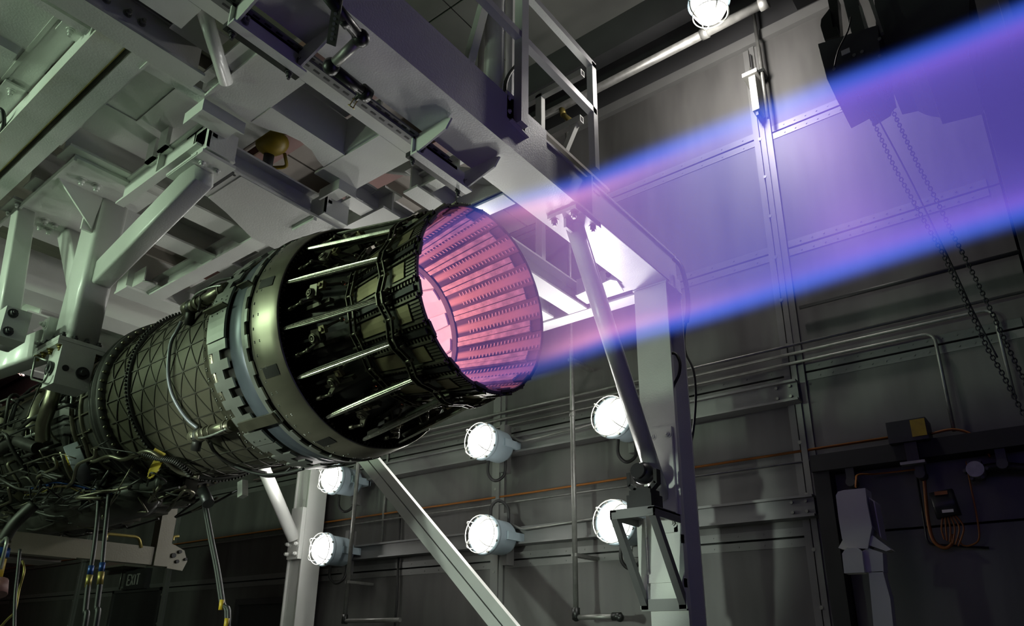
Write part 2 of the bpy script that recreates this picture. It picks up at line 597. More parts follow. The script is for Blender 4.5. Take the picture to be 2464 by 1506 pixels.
# horizontal girts
girts = [(-4.74, -1.64, 3.15, 3.33, 'upper wall channel beam between the lamp column and the right channel strip'),
         (-4.74, -1.63, 2.20, 2.37, 'lower wall channel beam between the lamp column and the right channel strip'),
         (-7.95, -5.04, 3.15, 3.33, 'upper wall channel beam running behind the left white post'),
         (-7.95, -5.04, 2.20, 2.37, 'lower wall channel beam behind the diagonal double brace')]
for x0, x1, z0, z1, lb in girts:
    g = thing('wall_girt', lb, 'beam', ((x0 + x1) / 2, WY, z0), 'channel beams on the far wall')
    MB().box(x0, x1, WY - 0.12, WY - 0.108, z0 + 0.02, z1 - 0.02).build('web', 'girt_metal', g)
    MB().box(x0, x1, WY - 0.16, WY - 0.012, z1 - 0.02, z1).build('flange', 'girt_metal', g)
    MB().box(x0, x1, WY - 0.16, WY - 0.012, z0, z0 + 0.02).build('flange', 'girt_metal', g)
    for xx in (x0 + 0.06, x0 + 0.17, x1 - 0.06, x1 - 0.17):
        for zz in (z0 + 0.045, z1 - 0.045):
            MB().cyl((xx, WY - 0.12, zz), (xx, WY - 0.14, zz), 0.013, n=6).build('bolt', 'bolt_steel', g)


def pipe(name, pts, r, m, label, cat='pipe', n=8, sub=1, group=None):
    return tag(MB().tube(pts, r, n=n, sub=sub).build(name, m), label, cat, group)


def elbowed(pts, rb=0.08, k=5):
    """rounds the corners of a path"""
    pts = [Vector(p) for p in pts]
    out = [pts[0]]
    for i in range(1, len(pts) - 1):
        a, b, c = pts[i - 1], pts[i], pts[i + 1]
        d0, d1 = (a - b), (c - b)
        q = min(rb, d0.length * 0.45, d1.length * 0.45)
        p0, p1 = b + d0.normalized() * q, b + d1.normalized() * q
        for j in range(k + 1):
            t = j / k
            out.append(p0 * (1 - t) ** 2 + b * 2 * t * (1 - t) + p1 * t * t)
    out.append(pts[-1])
    return out


# conduits along the wall
pipe('conduit', [(-9.5, 5.93, 3.66), (0.03, 5.93, 3.66)], 0.013, 'galvanised', 'topmost of the long thin wall conduits, running straight to the dark pier')
pipe('conduit', elbowed([(-9.5, 5.93, 3.585), (-0.21, 5.93, 3.585), (-0.21, 5.93, 2.9)]), 0.013, 'galvanised', 'second wall conduit from the top, bending down near the hoist chains')
pipe('conduit', elbowed([(-9.5, 5.93, 3.50), (-0.61, 5.93, 3.50), (-0.61, 5.93, 2.72)]), 0.013, 'galvanised', 'third wall conduit from the top, bending down to the dark door rail')
pipe('conduit', [(-1.55, 5.93, 3.985), (0.03, 5.93, 3.975)], 0.018, 'dark_paint', 'thick dark wall conduit just under the lower blue flame band')
pipe('conduit', [(XL, 5.96, 2.65), (-1.05, 5.96, 2.66)], 0.009, 'galvanised', 'thin grey conduit just below the orange cable on the wall')
pipe('orange_cable', [(XL, 5.97, 2.735), (-8, 5.97, 2.735), (-4.35, 5.97, 2.735), (-1.0, 5.97, 2.755)], 0.011, 'orange_cable', 'long orange cable strung along the far wall to the black control box', 'cable')
# small bent conduits between lamps and girts
for x0, z in ((-4.68, 3.30), (-4.68, 2.39), (-1.9, 3.30)):
    if x0 > -3: continue
    pipe('lamp_conduit', elbowed([(x0, 5.85, z + 0.05), (x0 + 0.25, 5.80, z - 0.06), (x0 + 1.15, 5.80, z - 0.03)], 0.05), 0.012, 'galvanised',
         'bent conduit in the %s channel beam, right of the middle floodlight' % ('upper' if z > 3 else 'lower'))
# upright water pipe
wp = thing('stand_pipe', 'tall upright grey pipe on the wall between the middle and right floodlights', 'pipe', (-3.72, 5.62, 1.5))
px0 = at(1381, 1200, Y=5.62).x
MB().cyl((px0, 5.62, 1.5), (px0, 5.62, 6.9), 0.024, n=12).build('pipe', 'galvanised', wp)
MB().cyl((px0, 5.62, 3.32), (px0, 5.62, 3.38), 0.032, n=12).build('coupling', 'galvanised', wp)
MB().cyl((px0, 5.62, 1.46), (px0, 5.62, 1.56), 0.036, n=12).sphere((px0, 5.62, 1.48), 0.036).build('elbow', 'black_pipe', wp)
MB().cyl((px0, 5.62, 1.48), (px0 + 0.40, 5.62, 1.48), 0.024, n=12).build('branch_pipe', 'galvanised', wp)
MB().cyl((px0 + 0.37, 5.62, 1.48), (px0 + 0.45, 5.62, 1.48), 0.034, n=12).sphere((px0 + 0.44, 5.62, 1.47), 0.036).build('elbow', 'black_pipe', wp)
for z in (2.0, 3.9, 5.6):
    MB().box(px0 - 0.03, px0 + 0.03, 5.60, WY - 0.013, z, z + 0.03).build('standoff', 'galvanised', wp)
lx = at(845, 1310, Y=5.62).x
lp = thing('stand_pipe', 'dark upright pipe on the wall just right of the left floodlights', 'pipe', (lx, 5.62, 1.5))
MB().cyl((lx, 5.62, 1.5), (lx, 5.62, 6.9), 0.024, n=12).build('pipe', 'galvanised', lp)
MB().cyl((lx, 5.62, 1.46), (lx, 5.62, 1.56), 0.036, n=12).build('elbow', 'black_pipe', lp)
MB().cyl((lx, 5.62, 1.49), (lx + 0.9, 5.62, 1.49), 0.024, n=12).build('branch_pipe', 'galvanised', lp)
for z in (1.9, 3.6, 5.6):
    MB().box(lx - 0.03, lx + 0.03, 5.60, WY - 0.013, z, z + 0.03).build('standoff', 'galvanised', lp)
pipe('conduit', [(lx + 0.13, 5.97, 2.2), (lx + 0.13, 5.97, 4.6)], 0.015, 'galvanised', 'thin conduit rising beside the dark upright pipe at the left floodlights')
tx = at(955, 1350, Y=5.96).x
pipe('drain_cable', [(tx, 5.97, 0.3), (tx + 0.03, 5.97, 1.7), (tx - 0.02, 5.97, 3.0)], 0.014, 'rubber', 'thin black cable hanging down the wall behind the diagonal double brace', 'cable')
# sprinkler main high along the wall with a head
p0, p1 = at(1270, 300, Y=5.35), at(1840, 5, Y=5.35)
sp = thing('sprinkler_main', 'long grey sprinkler pipe high along the top of the far wall', 'pipe', ((p0.x + p1.x) / 2, 5.35, p0.z))
zz = (p0.z + p1.z) / 2
MB().cyl((p0.x - 4, 5.35, zz), (p1.x, 5.35, zz), 0.045, n=14).build('pipe', 'galvanised', sp)
MB().cyl((p1.x - 0.05, 5.35, zz), (p1.x + 0.03, 5.35, zz), 0.062, n=14).build('end_cap', 'galvanised', sp)
MB().cyl((p1.x - 0.62, 5.35, zz), (p1.x - 0.55, 5.35, zz), 0.056, n=14).build('collar', 'galvanised', sp)
h = at(1352, 258, Y=5.35)
MB().cyl((h.x, 5.35, zz - 0.03), (h.x + 0.02, 5.35, zz - 0.12), 0.035, n=10).cyl((h.x + 0.02, 5.35, zz - 0.12), (h.x + 0.12, 5.33, zz - 0.26), 0.028, n=10).build('drop_fitting', 'brass', sp)
# door group at far left: EXIT door, canopy, sign
dr = struct(MB().box(-13.3, -11.76, WY - 0.025, WY, 0, 2.03).build('door_1', 'exit_black'))
MB().box(-13.36, -13.3, WY - 0.05, WY, 0, 2.08).box(-11.76, -11.70, WY - 0.05, WY, 0, 2.08).box(-13.36, -11.70, WY - 0.05, WY, 2.03, 2.08).build('door_frame', 'dark_paint', dr)
MB().box(-12.60, -12.56, WY - 0.12, WY - 0.02, 1.0, 1.06).build('door_handle', 'bolt_steel', dr)
d2 = struct(MB().box(-9.5, -8.2, WY - 0.02, WY, 0, 1.75).build('door_2', 'exit_black'))
MB().box(-9.58, -9.5, WY - 0.05, WY, 0, 1.83).box(-9.5, -8.12, WY - 0.05, WY, 1.75, 1.83).build('door_frame', 'dark_paint', d2)
es = thing('exit_sign', 'dark EXIT sign with pale letters above the black door', 'sign', (-12.55, WY, 2.11))
MB().box(-12.92, -12.20, WY - 0.09, WY, 2.10, 2.40).build('sign_box', 'exit_black', es)
lx0, lz0, lh, lw, st = -12.80, 2.145, 0.165, 0.085, 0.022
yb = WY - 0.097
let = {'E': [((0, 0), (0, 1)), ((0, 0), (1, 0)), ((0, .5), (.85, .5)), ((0, 1), (1, 1))], 'X': [((0, 0), (1, 1)), ((0, 1), (1, 0))],
       'I': [((.5, 0), (.5, 1))], 'T': [((.5, 0), (.5, 1)), ((0, 1), (1, 1))]}
xx = lx0
for ch in 'EXIT':
    b = MB()
    wch = lw if ch != 'I' else lw * 0.45
    for (a0, b0), (a1, b1) in let[ch]:
        b.bar((xx + a0 * wch, yb, lz0 + b0 * lh), (xx + a1 * wch + (1e-4 if a0 == a1 else 0), yb, lz0 + b1 * lh), 0.008, st, up=(1, 0, 0) if a0 == a1 else (0, 0, 1))
    b.build('letter', 'exit_letters', es)
    xx += wch + 0.035
MB().box(-12.95, -12.17, WY - 0.10, WY, 2.075, 2.10).build('base_rail', 'exit_black', es)
cn = thing('door_canopy', 'small pinkish metal canopy above the EXIT sign', 'canopy', (-12.95, WY, 2.42))
MB().prism([(-13.5, WY, 2.64), (-13.5, WY - 0.35, 2.45), (-13.5, WY - 0.35, 2.42), (-13.5, WY, 2.42)], (1.05, 0, 0)).build('hood', 'roof_deck', cn)
MB().tube([(-13.2, WY - 0.03, 2.43), (-13.2, WY - 0.03, 2.10)], 0.012, sub=1).build('conduit_drop', 'galvanised', cn)

# large sliding door at the right: dark rails
bd = thing('door_rail', 'heavy dark door rail and jamb at the lower right of the wall', 'rail', (-1.5, WY, 0))
MB().box(-1.60, -1.48, WY - 0.16, WY, 0, 2.66).build('jamb', 'gap_black', bd)
MB().box(-1.60, 0.06, WY - 0.20, WY, 2.53, 2.66).build('top_rail', 'gap_black', bd)
for x in (-1.33, -0.86, -0.36):
    MB().box(x - 0.03, x + 0.03, WY - 0.17, WY - 0.1, 2.42, 2.53).cyl((x, WY - 0.2, 2.42), (x, WY - 0.07, 2.42), 0.035, n=10).build('roller_hanger', 'dark_paint', bd)

# white enclosure high on the right channel strip, with its conduit
t = thing('wall_enclosure', 'bright white enclosure mounted high on the right channel strip', 'enclosure', (-1.75, WY, 6.2))
a_, b_ = at(1803, 185, Y=5.80), at(1832, 258, Y=5.80)
MB().box(a_.x - 0.01, b_.x - 0.02, 5.80, 5.96, b_.z, a_.z).build('box', 'white_plastic', t)
MB().box(a_.x - 0.06, b_.x + 0.01, 5.77, 5.97, a_.z, a_.z + 0.045).build('cap', 'white_plastic', t)
MB().box(a_.x + 0.01, b_.x - 0.04, 5.82, 5.95, b_.z - 0.05, b_.z).build('foot', 'black_plastic', t)
MB().tube([(b_.x + 0.03, 5.86, b_.z - 0.1), (b_.x + 0.03, 5.86, 7.4)], 0.018, n=8, sub=1).build('conduit', 'galvanised', t)
MB().box(b_.x - 0.04, b_.x + 0.06, 5.84, 5.95, a_.z + 0.03, a_.z + 0.07).build('clamp', 'black_pipe', t)
MB().box(a_.x + 0.0, a_.x + 0.012, 5.9, 5.96, a_.z + 0.05, a_.z + 0.36).build('flag_bracket', 'dark_paint', t)

# ================================================================== floodlights
def floodlight(c, label, loop, flame_group='floodlights on the far wall', glass='lamp_glass', power=FLOOD_W, color=(1.0, 0.985, 0.93), light=True, ydir=-1.0, angle=172, aim=None):
    """c = centre of the front ring; the lamp looks along ydir"""
    cx, cy, cz = c
    s = -ydir
    t = thing('floodlight', label, 'lamp', (cx, cy + s * 0.34, cz - 0.2), flame_group)
    MB().lathe([(0.0 * s, 0.0), (0.0, 0.172), (0.02 * s, 0.175), (0.27 * s, 0.168), (0.31 * s, 0.150), (0.335 * s, 0.09), (0.34 * s, 0.0)], (cx, cy, cz), 'Y', 40).build('housing', 'lamp_paint', t)
    MB().lathe([(0.005 * s, 0.172), (0.005 * s, 0.196), (-0.03 * s, 0.196), (-0.035 * s, 0.165), (0.005 * s, 0.165)], (cx, cy, cz), 'Y', 40).build('front_ring', 'lamp_paint', t)
    g = MB().lathe([(-0.02 * s, 0.162), (-0.05 * s, 0.160), (-0.095 * s, 0.135), (-0.125 * s, 0.09), (-0.14 * s, 0.035), (-0.141 * s, 0.0)], (cx, cy, cz), 'Y', 36)
    g.build('glass_dome', glass, t)
    b0 = None
    for k in range(8):
        a = rad(22.5 + 45 * k)
        px_, pz_ = 0.183 * math.cos(a), 0.183 * math.sin(a)
        if b0 is None:
            b0 = MB().cyl((cx + px_, cy - s * 0.03, cz + pz_), (cx + px_, cy - s * 0.055, cz + pz_), 0.013, n=6).build('ring_bolt', 'bolt_steel', t)
            base = (px_, pz_)
        else:
            share(b0, t, (px_ - base[0], 0, pz_ - base[1]))
    # wire guard: four bent bars to a small ring on the nose
    gd = MB()
    for k in range(4):
        a = rad(45 + 90 * k)
        q = [(0.178, -0.03), (0.182, -0.10), (0.145, -0.16), (0.0, -0.187)]
        gd.tube([(cx + r_ * math.cos(a), cy + s * y_, cz + r_ * math.sin(a)) for r_, y_ in q], 0.005, n=6, sub=4)
    gd.sphere((cx, cy - s * 0.187, cz), 0.012, 8, 6)
    gd.tube([(cx + 0.184 * math.cos(rad(15 * k)), cy - s * 0.09, cz + 0.184 * math.sin(rad(15 * k))) for k in range(25)], 0.005, n=6, sub=1)
    gd.build('wire_guard', 'white_plastic', t)
    MB().box(cx - 0.03, cx + 0.03, cy + s * 0.30, cy + s * 0.42, cz - 0.26, cz + 0.26).build('mount_bar', 'wall_strip', t)
    MB().box(cx - 0.19, cx - 0.15, cy + s * 0.12, cy + s * 0.40, cz - 0.04, cz + 0.04).box(cx + 0.15, cx + 0.19, cy + s * 0.12, cy + s * 0.40, cz - 0.04, cz + 0.04).box(cx - 0.19, cx + 0.19, cy + s * 0.38, cy + s * 0.41, cz - 0.04, cz + 0.04).build('yoke', 'lamp_paint', t)
    if loop:
        d = loop
        MB().tube([(cx - 0.03, cy + s * 0.12, cz + d * 0.15), (cx - 0.05, cy + s * 0.14, cz + d * 0.30), (cx, cy + s * 0.20, cz + d * 0.37), (cx + 0.06, cy + s * 0.27, cz + d * 0.30), (cx + 0.05, cy + s * 0.30, cz + d * 0.13)], 0.016, n=8).build('supply_cable', 'rubber', t)
    if light:
        if aim is None:
            lamp_light('flood_bulb', 'SPOT', (cx, cy - s * 0.24, cz), power, color, t, 0.14, (0, ydir, 0), 172, 0.35)
            lamp_light('glass_glow', 'POINT', (cx, cy - s * 0.20, cz), power * 0.16, color, t, 0.09)
        else:
            lamp_light('flood_bulb', 'SPOT', (cx, cy - s * 0.30, cz), power, color, t, 0.14, aim, angle, 0.3)
    return t


def fl(px, py, label, loop, **k):
    p = at(px, py, Y=5.50)
    return floodlight((p.x, p.y, p.z), label, loop, **k)


fl(1164, 1063, 'caged floodlight at the middle of the wall, upper of its pair, below the nozzle', -1)
fl(1168, 1287, 'caged floodlight at the middle of the wall, lower of its pair, cable looped above', 1)
fl(1477, 1005, 'caged floodlight beside the slanted white tube, upper right on the wall', -1)
fl(1484, 1257, 'caged floodlight behind the small wall bracket, lower right on the wall', -1)
fl(805, 1152, 'caged floodlight half hidden under the engine at the left post', -1)
fl(783, 1322, 'caged floodlight glaring in front of the left white post, lower left', -1)
# pendant lamp hung under the ceiling
pl = at(1707, 18, Y=5.0)
t = thing('pendant_lamp', 'bright caged lamp hanging at the top edge, above the wall', 'lamp', (pl.x, pl.y, pl.z + 0.4))
c = (pl.x, pl.y, pl.z)
MB().lathe([(-0.13, 0.0), (-0.125, 0.06), (-0.09, 0.12), (-0.02, 0.155), (0.06, 0.165)], c, 'Z', 32).build('glass_dome', 'lamp_glass', t)
MB().lathe([(0.05, 0.16), (0.05, 0.19), (0.09, 0.19), (0.10, 0.17), (0.30, 0.16), (0.38, 0.08), (0.40, 0.0)], c, 'Z', 32).build('housing', 'lamp_paint', t)
gd = MB()
for k in range(4):
    a = rad(45 + 90 * k)
    gd.tube([(c[0] + r_ * math.cos(a), c[1] + r_ * math.sin(a), c[2] + z_) for r_, z_ in ((0.18, 0.06), (0.175, -0.05), (0.12, -0.14), (0.02, -0.165))], 0.007, n=6, sub=4)
gd.tube([(c[0] + 0.155 * math.cos(rad(15 * k)), c[1] + 0.155 * math.sin(rad(15 * k)), c[2] - 0.085) for k in range(25)], 0.006, n=6, sub=1)
gd.build('wire_guard', 'bolt_steel', t)
MB().cyl((c[0], c[1], c[2] + 0.38), (c[0], c[1], ZC), 0.02, n=10).build('stem', 'black_pipe', t)
lamp_light('pendant_bulb', 'POINT', (c[0], c[1], c[2] - 0.3), 85, (1.0, 0.95, 0.90), t, 0.12)
# floodlights of the same kind on the near wall, behind the camera, turned up toward the frame
for k, (x, z, pw, aim_) in enumerate(((-4.4, 3.75, 0.35, (0, 1, 0.0)), (-5.9, 3.75, 0.8, (0, 1, 0.0)), (-5.9, 2.3, 0.22, (0, 1, 0.3)), (-7.6, 3.75, 0.6, (0, 1, 0.0)), (-3.4, 1.5, 2.7, (-0.015, 1, 0.08)))):
    floodlight((x, YN + 0.5, z), ['caged floodlight on the near wall behind the viewer, second from the exhaust end', 'caged floodlight on the near wall behind the viewer, upper of the middle pair',
               'caged floodlight on the near wall behind the viewer, lower of the middle pair', 'caged floodlight on the near wall behind the viewer, farthest from the exhaust end',
               'caged floodlight low on the near wall behind the viewer, nearest the exhaust end'][k], -1,
               'floodlights on the near wall', power=NEAR_W * pw, color=(0.72, 1.0, 0.69) if k < 4 else (0.86, 1.0, 0.86), ydir=1.0, angle=110 if k < 4 else 23, aim=aim_)

# ================================================================== the jet engine
AY, AZ = 2.305, 2.737
EC = (0.0, AY, AZ)
eng = thing('jet_engine', 'large dark jet engine hung from the white frame, flame roaring from its open petal nozzle', 'engine', (-4.0, AY, AZ))


def cp(x, r, t):
    """point at station x, radius r, angle t (degrees) about the engine axis"""
    return Vector((x, AY + r * math.cos(rad(t)), AZ + r * math.sin(rad(t))))


def oncyl(px, py, r):
    """nearest point of the cylinder of radius r about the engine axis seen at a pixel"""
    d = CM @ Vector(((px - PPX) / F_PX, -(py - PPY) / F_PX, 1.0))
    wy, wz = CAM.y - AY, CAM.z - AZ
    a = d.y * d.y + d.z * d.z
    b = 2 * (wy * d.y + wz * d.z)
    c = wy * wy + wz * wz - r * r
    D = max(b * b - 4 * a * c, 0)
    return CAM + d * ((-b - math.sqrt(D)) / (2 * a))


def ring_of(src, parent, n, step, skip0=True):
    for k in range(1, n):
        share(src, parent, (0, 0, 0), (rad(step * k), 0, 0))


# ---- augmentor duct with its isogrid
duct = MB().lathe([(-4.62, 0.40), (-4.62, 0.532), (-4.30, 0.535), (-3.9, 0.538), (-3.45, 0.548), (-3.28, 0.558), (-3.28, 0.45)], EC, 'X', 120).build('augmentor_duct', 'duct_titanium', eng)
NR = 26
RX0, RX1 = -4.58, -3.33


def rdu(x):
    return 0.534 + 0.016 * max(0, (x + 3.9) / 0.6)


def rib(path, wd=0.0036, ht=0.007):
    """small rectangular rib along (x, t) stations on the duct"""
    b = MB()
    vs = []
    pts = [cp(x, rdu(x), t) for x, t in path]
    nr = [Vector((0, math.cos(rad(t)), math.sin(rad(t)))) for x, t in path]
    for i, p in enumerate(pts):
        d = (pts[min(i + 1, len(pts) - 1)] - pts[max(i - 1, 0)]).normalized()
        s = d.cross(nr[i]).normalized() * wd
        vs += [p - s - nr[i] * 0.003, p - s * 0.8 + nr[i] * ht, p + s * 0.8 + nr[i] * ht, p + s - nr[i] * 0.003]
    fs = [(4 * i + k, 4 * i + k + 1, 4 * i + k + 5, 4 * i + k + 4) for i in range(len(pts) - 1) for k in range(3)]
    return b.add(vs, fs)


T0 = -164.6
r0 = rib([(RX0 + (RX1 - RX0) * k / 6, T0) for k in range(7)]).build('axial_rib', 'duct_rib', duct)
for k in range(1, NR):
    share(r0, duct, (0, 0, 0), (rad(360 / NR * k), 0, 0))
SX = 0.151
for sgn in (1, -1):
    src = None
    turn = NR * SX / 2
    j = 0
    x = RX0 - turn
    # each helical rib: clip to the duct and keep the half that faces the viewer side
    k0 = -12
    while True:
        xs_ = T0
        path = []
        for q in range(0, 4 * NR + 1):
            tt = T0 + sgn * q * 360 / NR / 4
            xx = RX0 - turn + SX * j + SX / 2 * q / 4
            if RX0 <= xx <= RX1:
                path.append((xx, tt))
        if RX0 - turn + SX * j > RX1:
            break
        if len(path) > 2:
            rib(path, 0.0034, 0.007).build('diagonal_rib', 'duct_rib', duct)
        j += 1
# beaded strap round the duct
st = MB().lathe([(-4.30, 0.536), (-4.30, 0.556), (-4.275, 0.556), (-4.275, 0.536)], EC, 'X', 120)
for k in range(150):
    t = 360 / 150 * k
    st.sphere(cp(-4.2875, 0.562, t), 0.009, 6, 4)
st.build('beaded_strap', 'engine_dark', eng)
# flanges ahead of the duct
MB().lathe([(-4.78, 0.42), (-4.78, 0.545), (-4.75, 0.575), (-4.735, 0.575), (-4.735, 0.545), (-4.71, 0.545), (-4.71, 0.582), (-4.685, 0.582), (-4.685, 0.548), (-4.655, 0.548), (-4.655, 0.578), (-4.62, 0.578), (-4.61, 0.540), (-4.61, 0.42)], EC, 'X', 120).build('front_flange', 'engine_dark', eng)
fb = MB().cyl(cp(-4.66, 0.563, 0), cp(-4.60, 0.563, 0), 0.010, n=6).build('flange_bolt', 'hot_steel', eng)
ring_of(fb, eng, 60, 6)
# ---- bands round the actuator ring
MB().lathe([(-3.34, 0.54), (-3.34, 0.598), (-2.92, 0.600), (-2.92, 0.54)], EC, 'X', 120).build('ring_drum', 'engine_dark', eng)
sk = MB().lathe([(-3.37, 0.550), (-3.365, 0.605), (-3.27, 0.609), (-3.27, 0.595)], EC, 'X', 120).build('riveted_skirt', 'hot_steel', eng)
rv = MB()
for k in range(72):
    for x in (-3.345, -3.30):
        for e in (-0.55, 0.55):
            rv.sphere(cp(x, 0.609, 5 * k + e + 1.3), 0.0042, 5, 4)
rv.build('rivets', 'band_tab', sk, 'stuff')
# T-shaped clip tabs: one strip plate per 9 degrees, each with a wide and a narrow half
tb = MB()
tb.patch([(-3.285, 0.617), (-3.125, 0.619)], 0.0, 4.6, 0.010, 2, EC)
tb.patch([(-3.245, 0.617), (-3.185, 0.618)], 4.6, 9.0, 0.010, 2, EC)
t0_ = tb.build('clip_plate', 'band_tab', eng)
t0_.rotation_euler = (rad(2), 0, 0)
for k in range(1, 40):
    if k * 9 + 2 in (164, 173, 182, 236):
        continue
    share(t0_, eng, (0, 0, 0), (rad(2 + 9 * k), 0, 0))
# plain riveted splice plates where the tabs are missing
for a0, a1 in ((164.5, 190.5), (236.5, 244.5)):
    pl_ = MB().patch([(-3.29, 0.617), (-3.13, 0.620)], a0, a1, 0.012, 8, EC).build('splice_plate', 'band_tab', eng)
    rvt = MB()
    for q in range(5):
        for x in (-3.26, -3.21, -3.16):
            if q % 2 == 0 or x != -3.21:
                rvt.sphere(cp(x, 0.632, a0 + 5 + (a1 - a0 - 8) * q / 9), 0.0045, 5, 4)
    rvt.build('rivets', 'bolt_steel', pl_, 'stuff')
    # tool lug on the plate
    if a0 < 200:
        MB().patch([(-3.30, 0.63), (-3.12, 0.63)], a0 + 10.5, a0 + 11.2, 0.035, 1, EC).build('lug', 'hot_steel', pl_)
        MB().patch([(-3.035, 0.63), (-2.94, 0.63)], a0 + 4.5, a0 + 5.2, 0.032, 1, EC).build('lug', 'hot_steel', pl_)
# cover plate bridging the bands low on the ring
MB().patch([(-3.24, 0.632), (-2.95, 0.632)], 229.5, 234.5, 0.014, 3, EC).build('bridge_plate', 'hot_steel', eng)
MB().lathe([(-3.125, 0.598), (-3.12, 0.609), (-2.995, 0.611), (-2.99, 0.598)], EC, 'X', 120).build('blue_grey_band', 'band_blue', eng)
t2 = MB().patch([(-2.995, 0.614), (-2.965, 0.616)], 0, 12, 0.010, 4, EC).patch([(-2.965, 0.616), (-2.945, 0.616)], 1.5, 7.5, 0.010, 3, EC)
t2o = t2.build('rear_clip_plate', 'band_tab', eng)
ring_of(t2o, eng, 30, 12)
# ---- shroud ring
shr = MB().lathe([(-2.945, 0.585), (-2.94, 0.612), (-2.915, 0.617), (-2.86, 0.613), (-2.80, 0.604), (-2.752, 0.5955), (-2.745, 0.590), (-2.752, 0.583), (-2.80, 0.588), (-2.92, 0.590)], EC, 'X', 144, closed=True).build('shroud_ring', 'shroud_metal', eng)
for a in (168, 210, 252, 126):
    MB().patch([(-2.895, 0.6165), (-2.80, 0.6060)], a, a + 5, 0.0015, 3, EC).build('dark_patch', 'engine_dark', shr)
sr = MB()
for k in range(60):
    for e in (-0.35, 0.35):
        sr.sphere(cp(-2.905, 0.617, 6 * k + e), 0.0036, 5, 4)
        if k % 2:
            sr.sphere(cp(-2.87, 0.614, 6 * k + e), 0.0032, 5, 4)
sr.build('rivets', 'bolt_steel', shr, 'stuff')
lt = MB()
for k in range(150):
    t = 2.4 * k
    lt.patch([(-2.775, 0.572), (-2.750, 0.572)], t, t + 0.5, 0.010, 1, EC)
    if k % 10 in (2, 3):
        lt.patch([(-2.80, 0.566), (-2.745, 0.566)], t, t + 1.2, 0.010, 1, EC)
lt.build('inner_lip_teeth', 'hot_steel', shr, 'stuff')
# ---- inside the shroud: dark back wall
MB().lathe([(-2.93, 0.592), (-2.92, 0.50), (-2.92, 0.44)], EC, 'X', 120).build('back_wall', 'gap_black', eng)

# ---- nozzle, 15 segments of 24 degrees
N15, ST, S0 = 15, 24.0, 3.5


def seg(mb, name, m, parent=None, off=0.0):
    """build at angle 0 and repeat round the nozzle; off = angle of the first one"""
    o = mb.build(name, m, parent or eng)
    o.rotation_euler = (rad(off), 0, 0)
    out = [o]
    for k in range(1, N15):
        out.append(share(o, parent or eng, (0, 0, 0), (rad(off + ST * k), 0, 0)))
    return out


def under(parts, mb, name, m, kind=None):
    """a sub-part on each of the repeated parts"""
    o = mb.build(name, m, parts[0], kind)
    for p in parts[1:]:
        c_ = share(o, p, (0, 0, 0), (0, 0, 0))
        if kind:
            c_['kind'] = kind


TH, EX = -2.50, -1.98
# convergent flaps and seals (seen through the cage from outside, and lit from inside the throat)
cf = seg(MB().patch([(-2.92, 0.475), (-2.70, 0.425), (TH, 0.362)], -6.6, 6.6, 0.022, 3, EC), 'convergent_flap', 'nozzle_dark', off=S0 + 12)
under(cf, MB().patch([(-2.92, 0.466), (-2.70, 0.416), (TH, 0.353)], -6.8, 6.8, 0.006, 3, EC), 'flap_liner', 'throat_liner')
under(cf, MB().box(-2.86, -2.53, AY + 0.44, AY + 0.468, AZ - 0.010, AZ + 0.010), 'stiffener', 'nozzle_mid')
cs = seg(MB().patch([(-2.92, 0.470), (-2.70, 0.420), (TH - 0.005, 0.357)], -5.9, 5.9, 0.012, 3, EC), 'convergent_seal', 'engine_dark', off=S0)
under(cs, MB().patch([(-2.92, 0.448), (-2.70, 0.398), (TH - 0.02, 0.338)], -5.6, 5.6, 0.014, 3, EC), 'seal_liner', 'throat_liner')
# hinge ring at the throat
hg = seg(MB().patch([(-2.515, 0.350), (-2.485, 0.352)], -12, 12, 0.016, 4, EC), 'throat_hinge', 'petal_soot', off=S0)
# divergent flaps: outer shell, inner skin, louvre rows
df = seg(MB().patch([(-2.49, 0.372), (-2.30, 0.4035), (-2.12, 0.4265), (EX, 0.4435)], -7.2, 7.2, 0.012, 4, EC), 'divergent_flap', 'nozzle_dark', off=S0 + 12)
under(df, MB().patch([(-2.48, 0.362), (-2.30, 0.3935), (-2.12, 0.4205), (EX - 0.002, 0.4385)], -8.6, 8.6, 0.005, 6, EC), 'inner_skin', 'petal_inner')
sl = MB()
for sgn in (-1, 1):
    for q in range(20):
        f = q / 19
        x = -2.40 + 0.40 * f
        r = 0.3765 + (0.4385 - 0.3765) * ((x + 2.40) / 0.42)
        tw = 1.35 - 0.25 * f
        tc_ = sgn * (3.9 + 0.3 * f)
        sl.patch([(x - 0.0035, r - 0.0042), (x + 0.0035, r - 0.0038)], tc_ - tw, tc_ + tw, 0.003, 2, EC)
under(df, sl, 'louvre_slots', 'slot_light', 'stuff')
pn = MB().patch([(-2.41, 0.402), (-2.31, 0.419), (-2.225, 0.430)], -4.6, 4.6, 0.008, 3, EC)
under(df, pn, 'forward_panel', 'tan_panel')
under(df, MB().patch([(-2.135, 0.4400), (-2.055, 0.4485)], -4.6, 4.6, 0.007, 3, EC), 'rear_panel', 'tan_panel')
lv = MB()
for q in range(7):
    x = -2.04 + 0.0
    t = -6.4 + q * 2.0
    lv.patch([(-2.045, 0.448), (EX - 0.004, 0.4545)], t - 0.55, t + 0.55, 0.006, 1, EC)
under(df, lv, 'edge_stiffeners', 'nozzle_mid', 'stuff')
sd = MB()
for sgn in (-1, 1):
    sd.patch([(-2.47, 0.392), (-2.30, 0.418), (-2.12, 0.440), (EX - 0.01, 0.4565)], sgn * 6.4 - 0.6, sgn * 6.4 + 0.6, 0.012, 1, EC)
under(df, sd, 'side_rails', 'nozzle_mid', 'stuff')
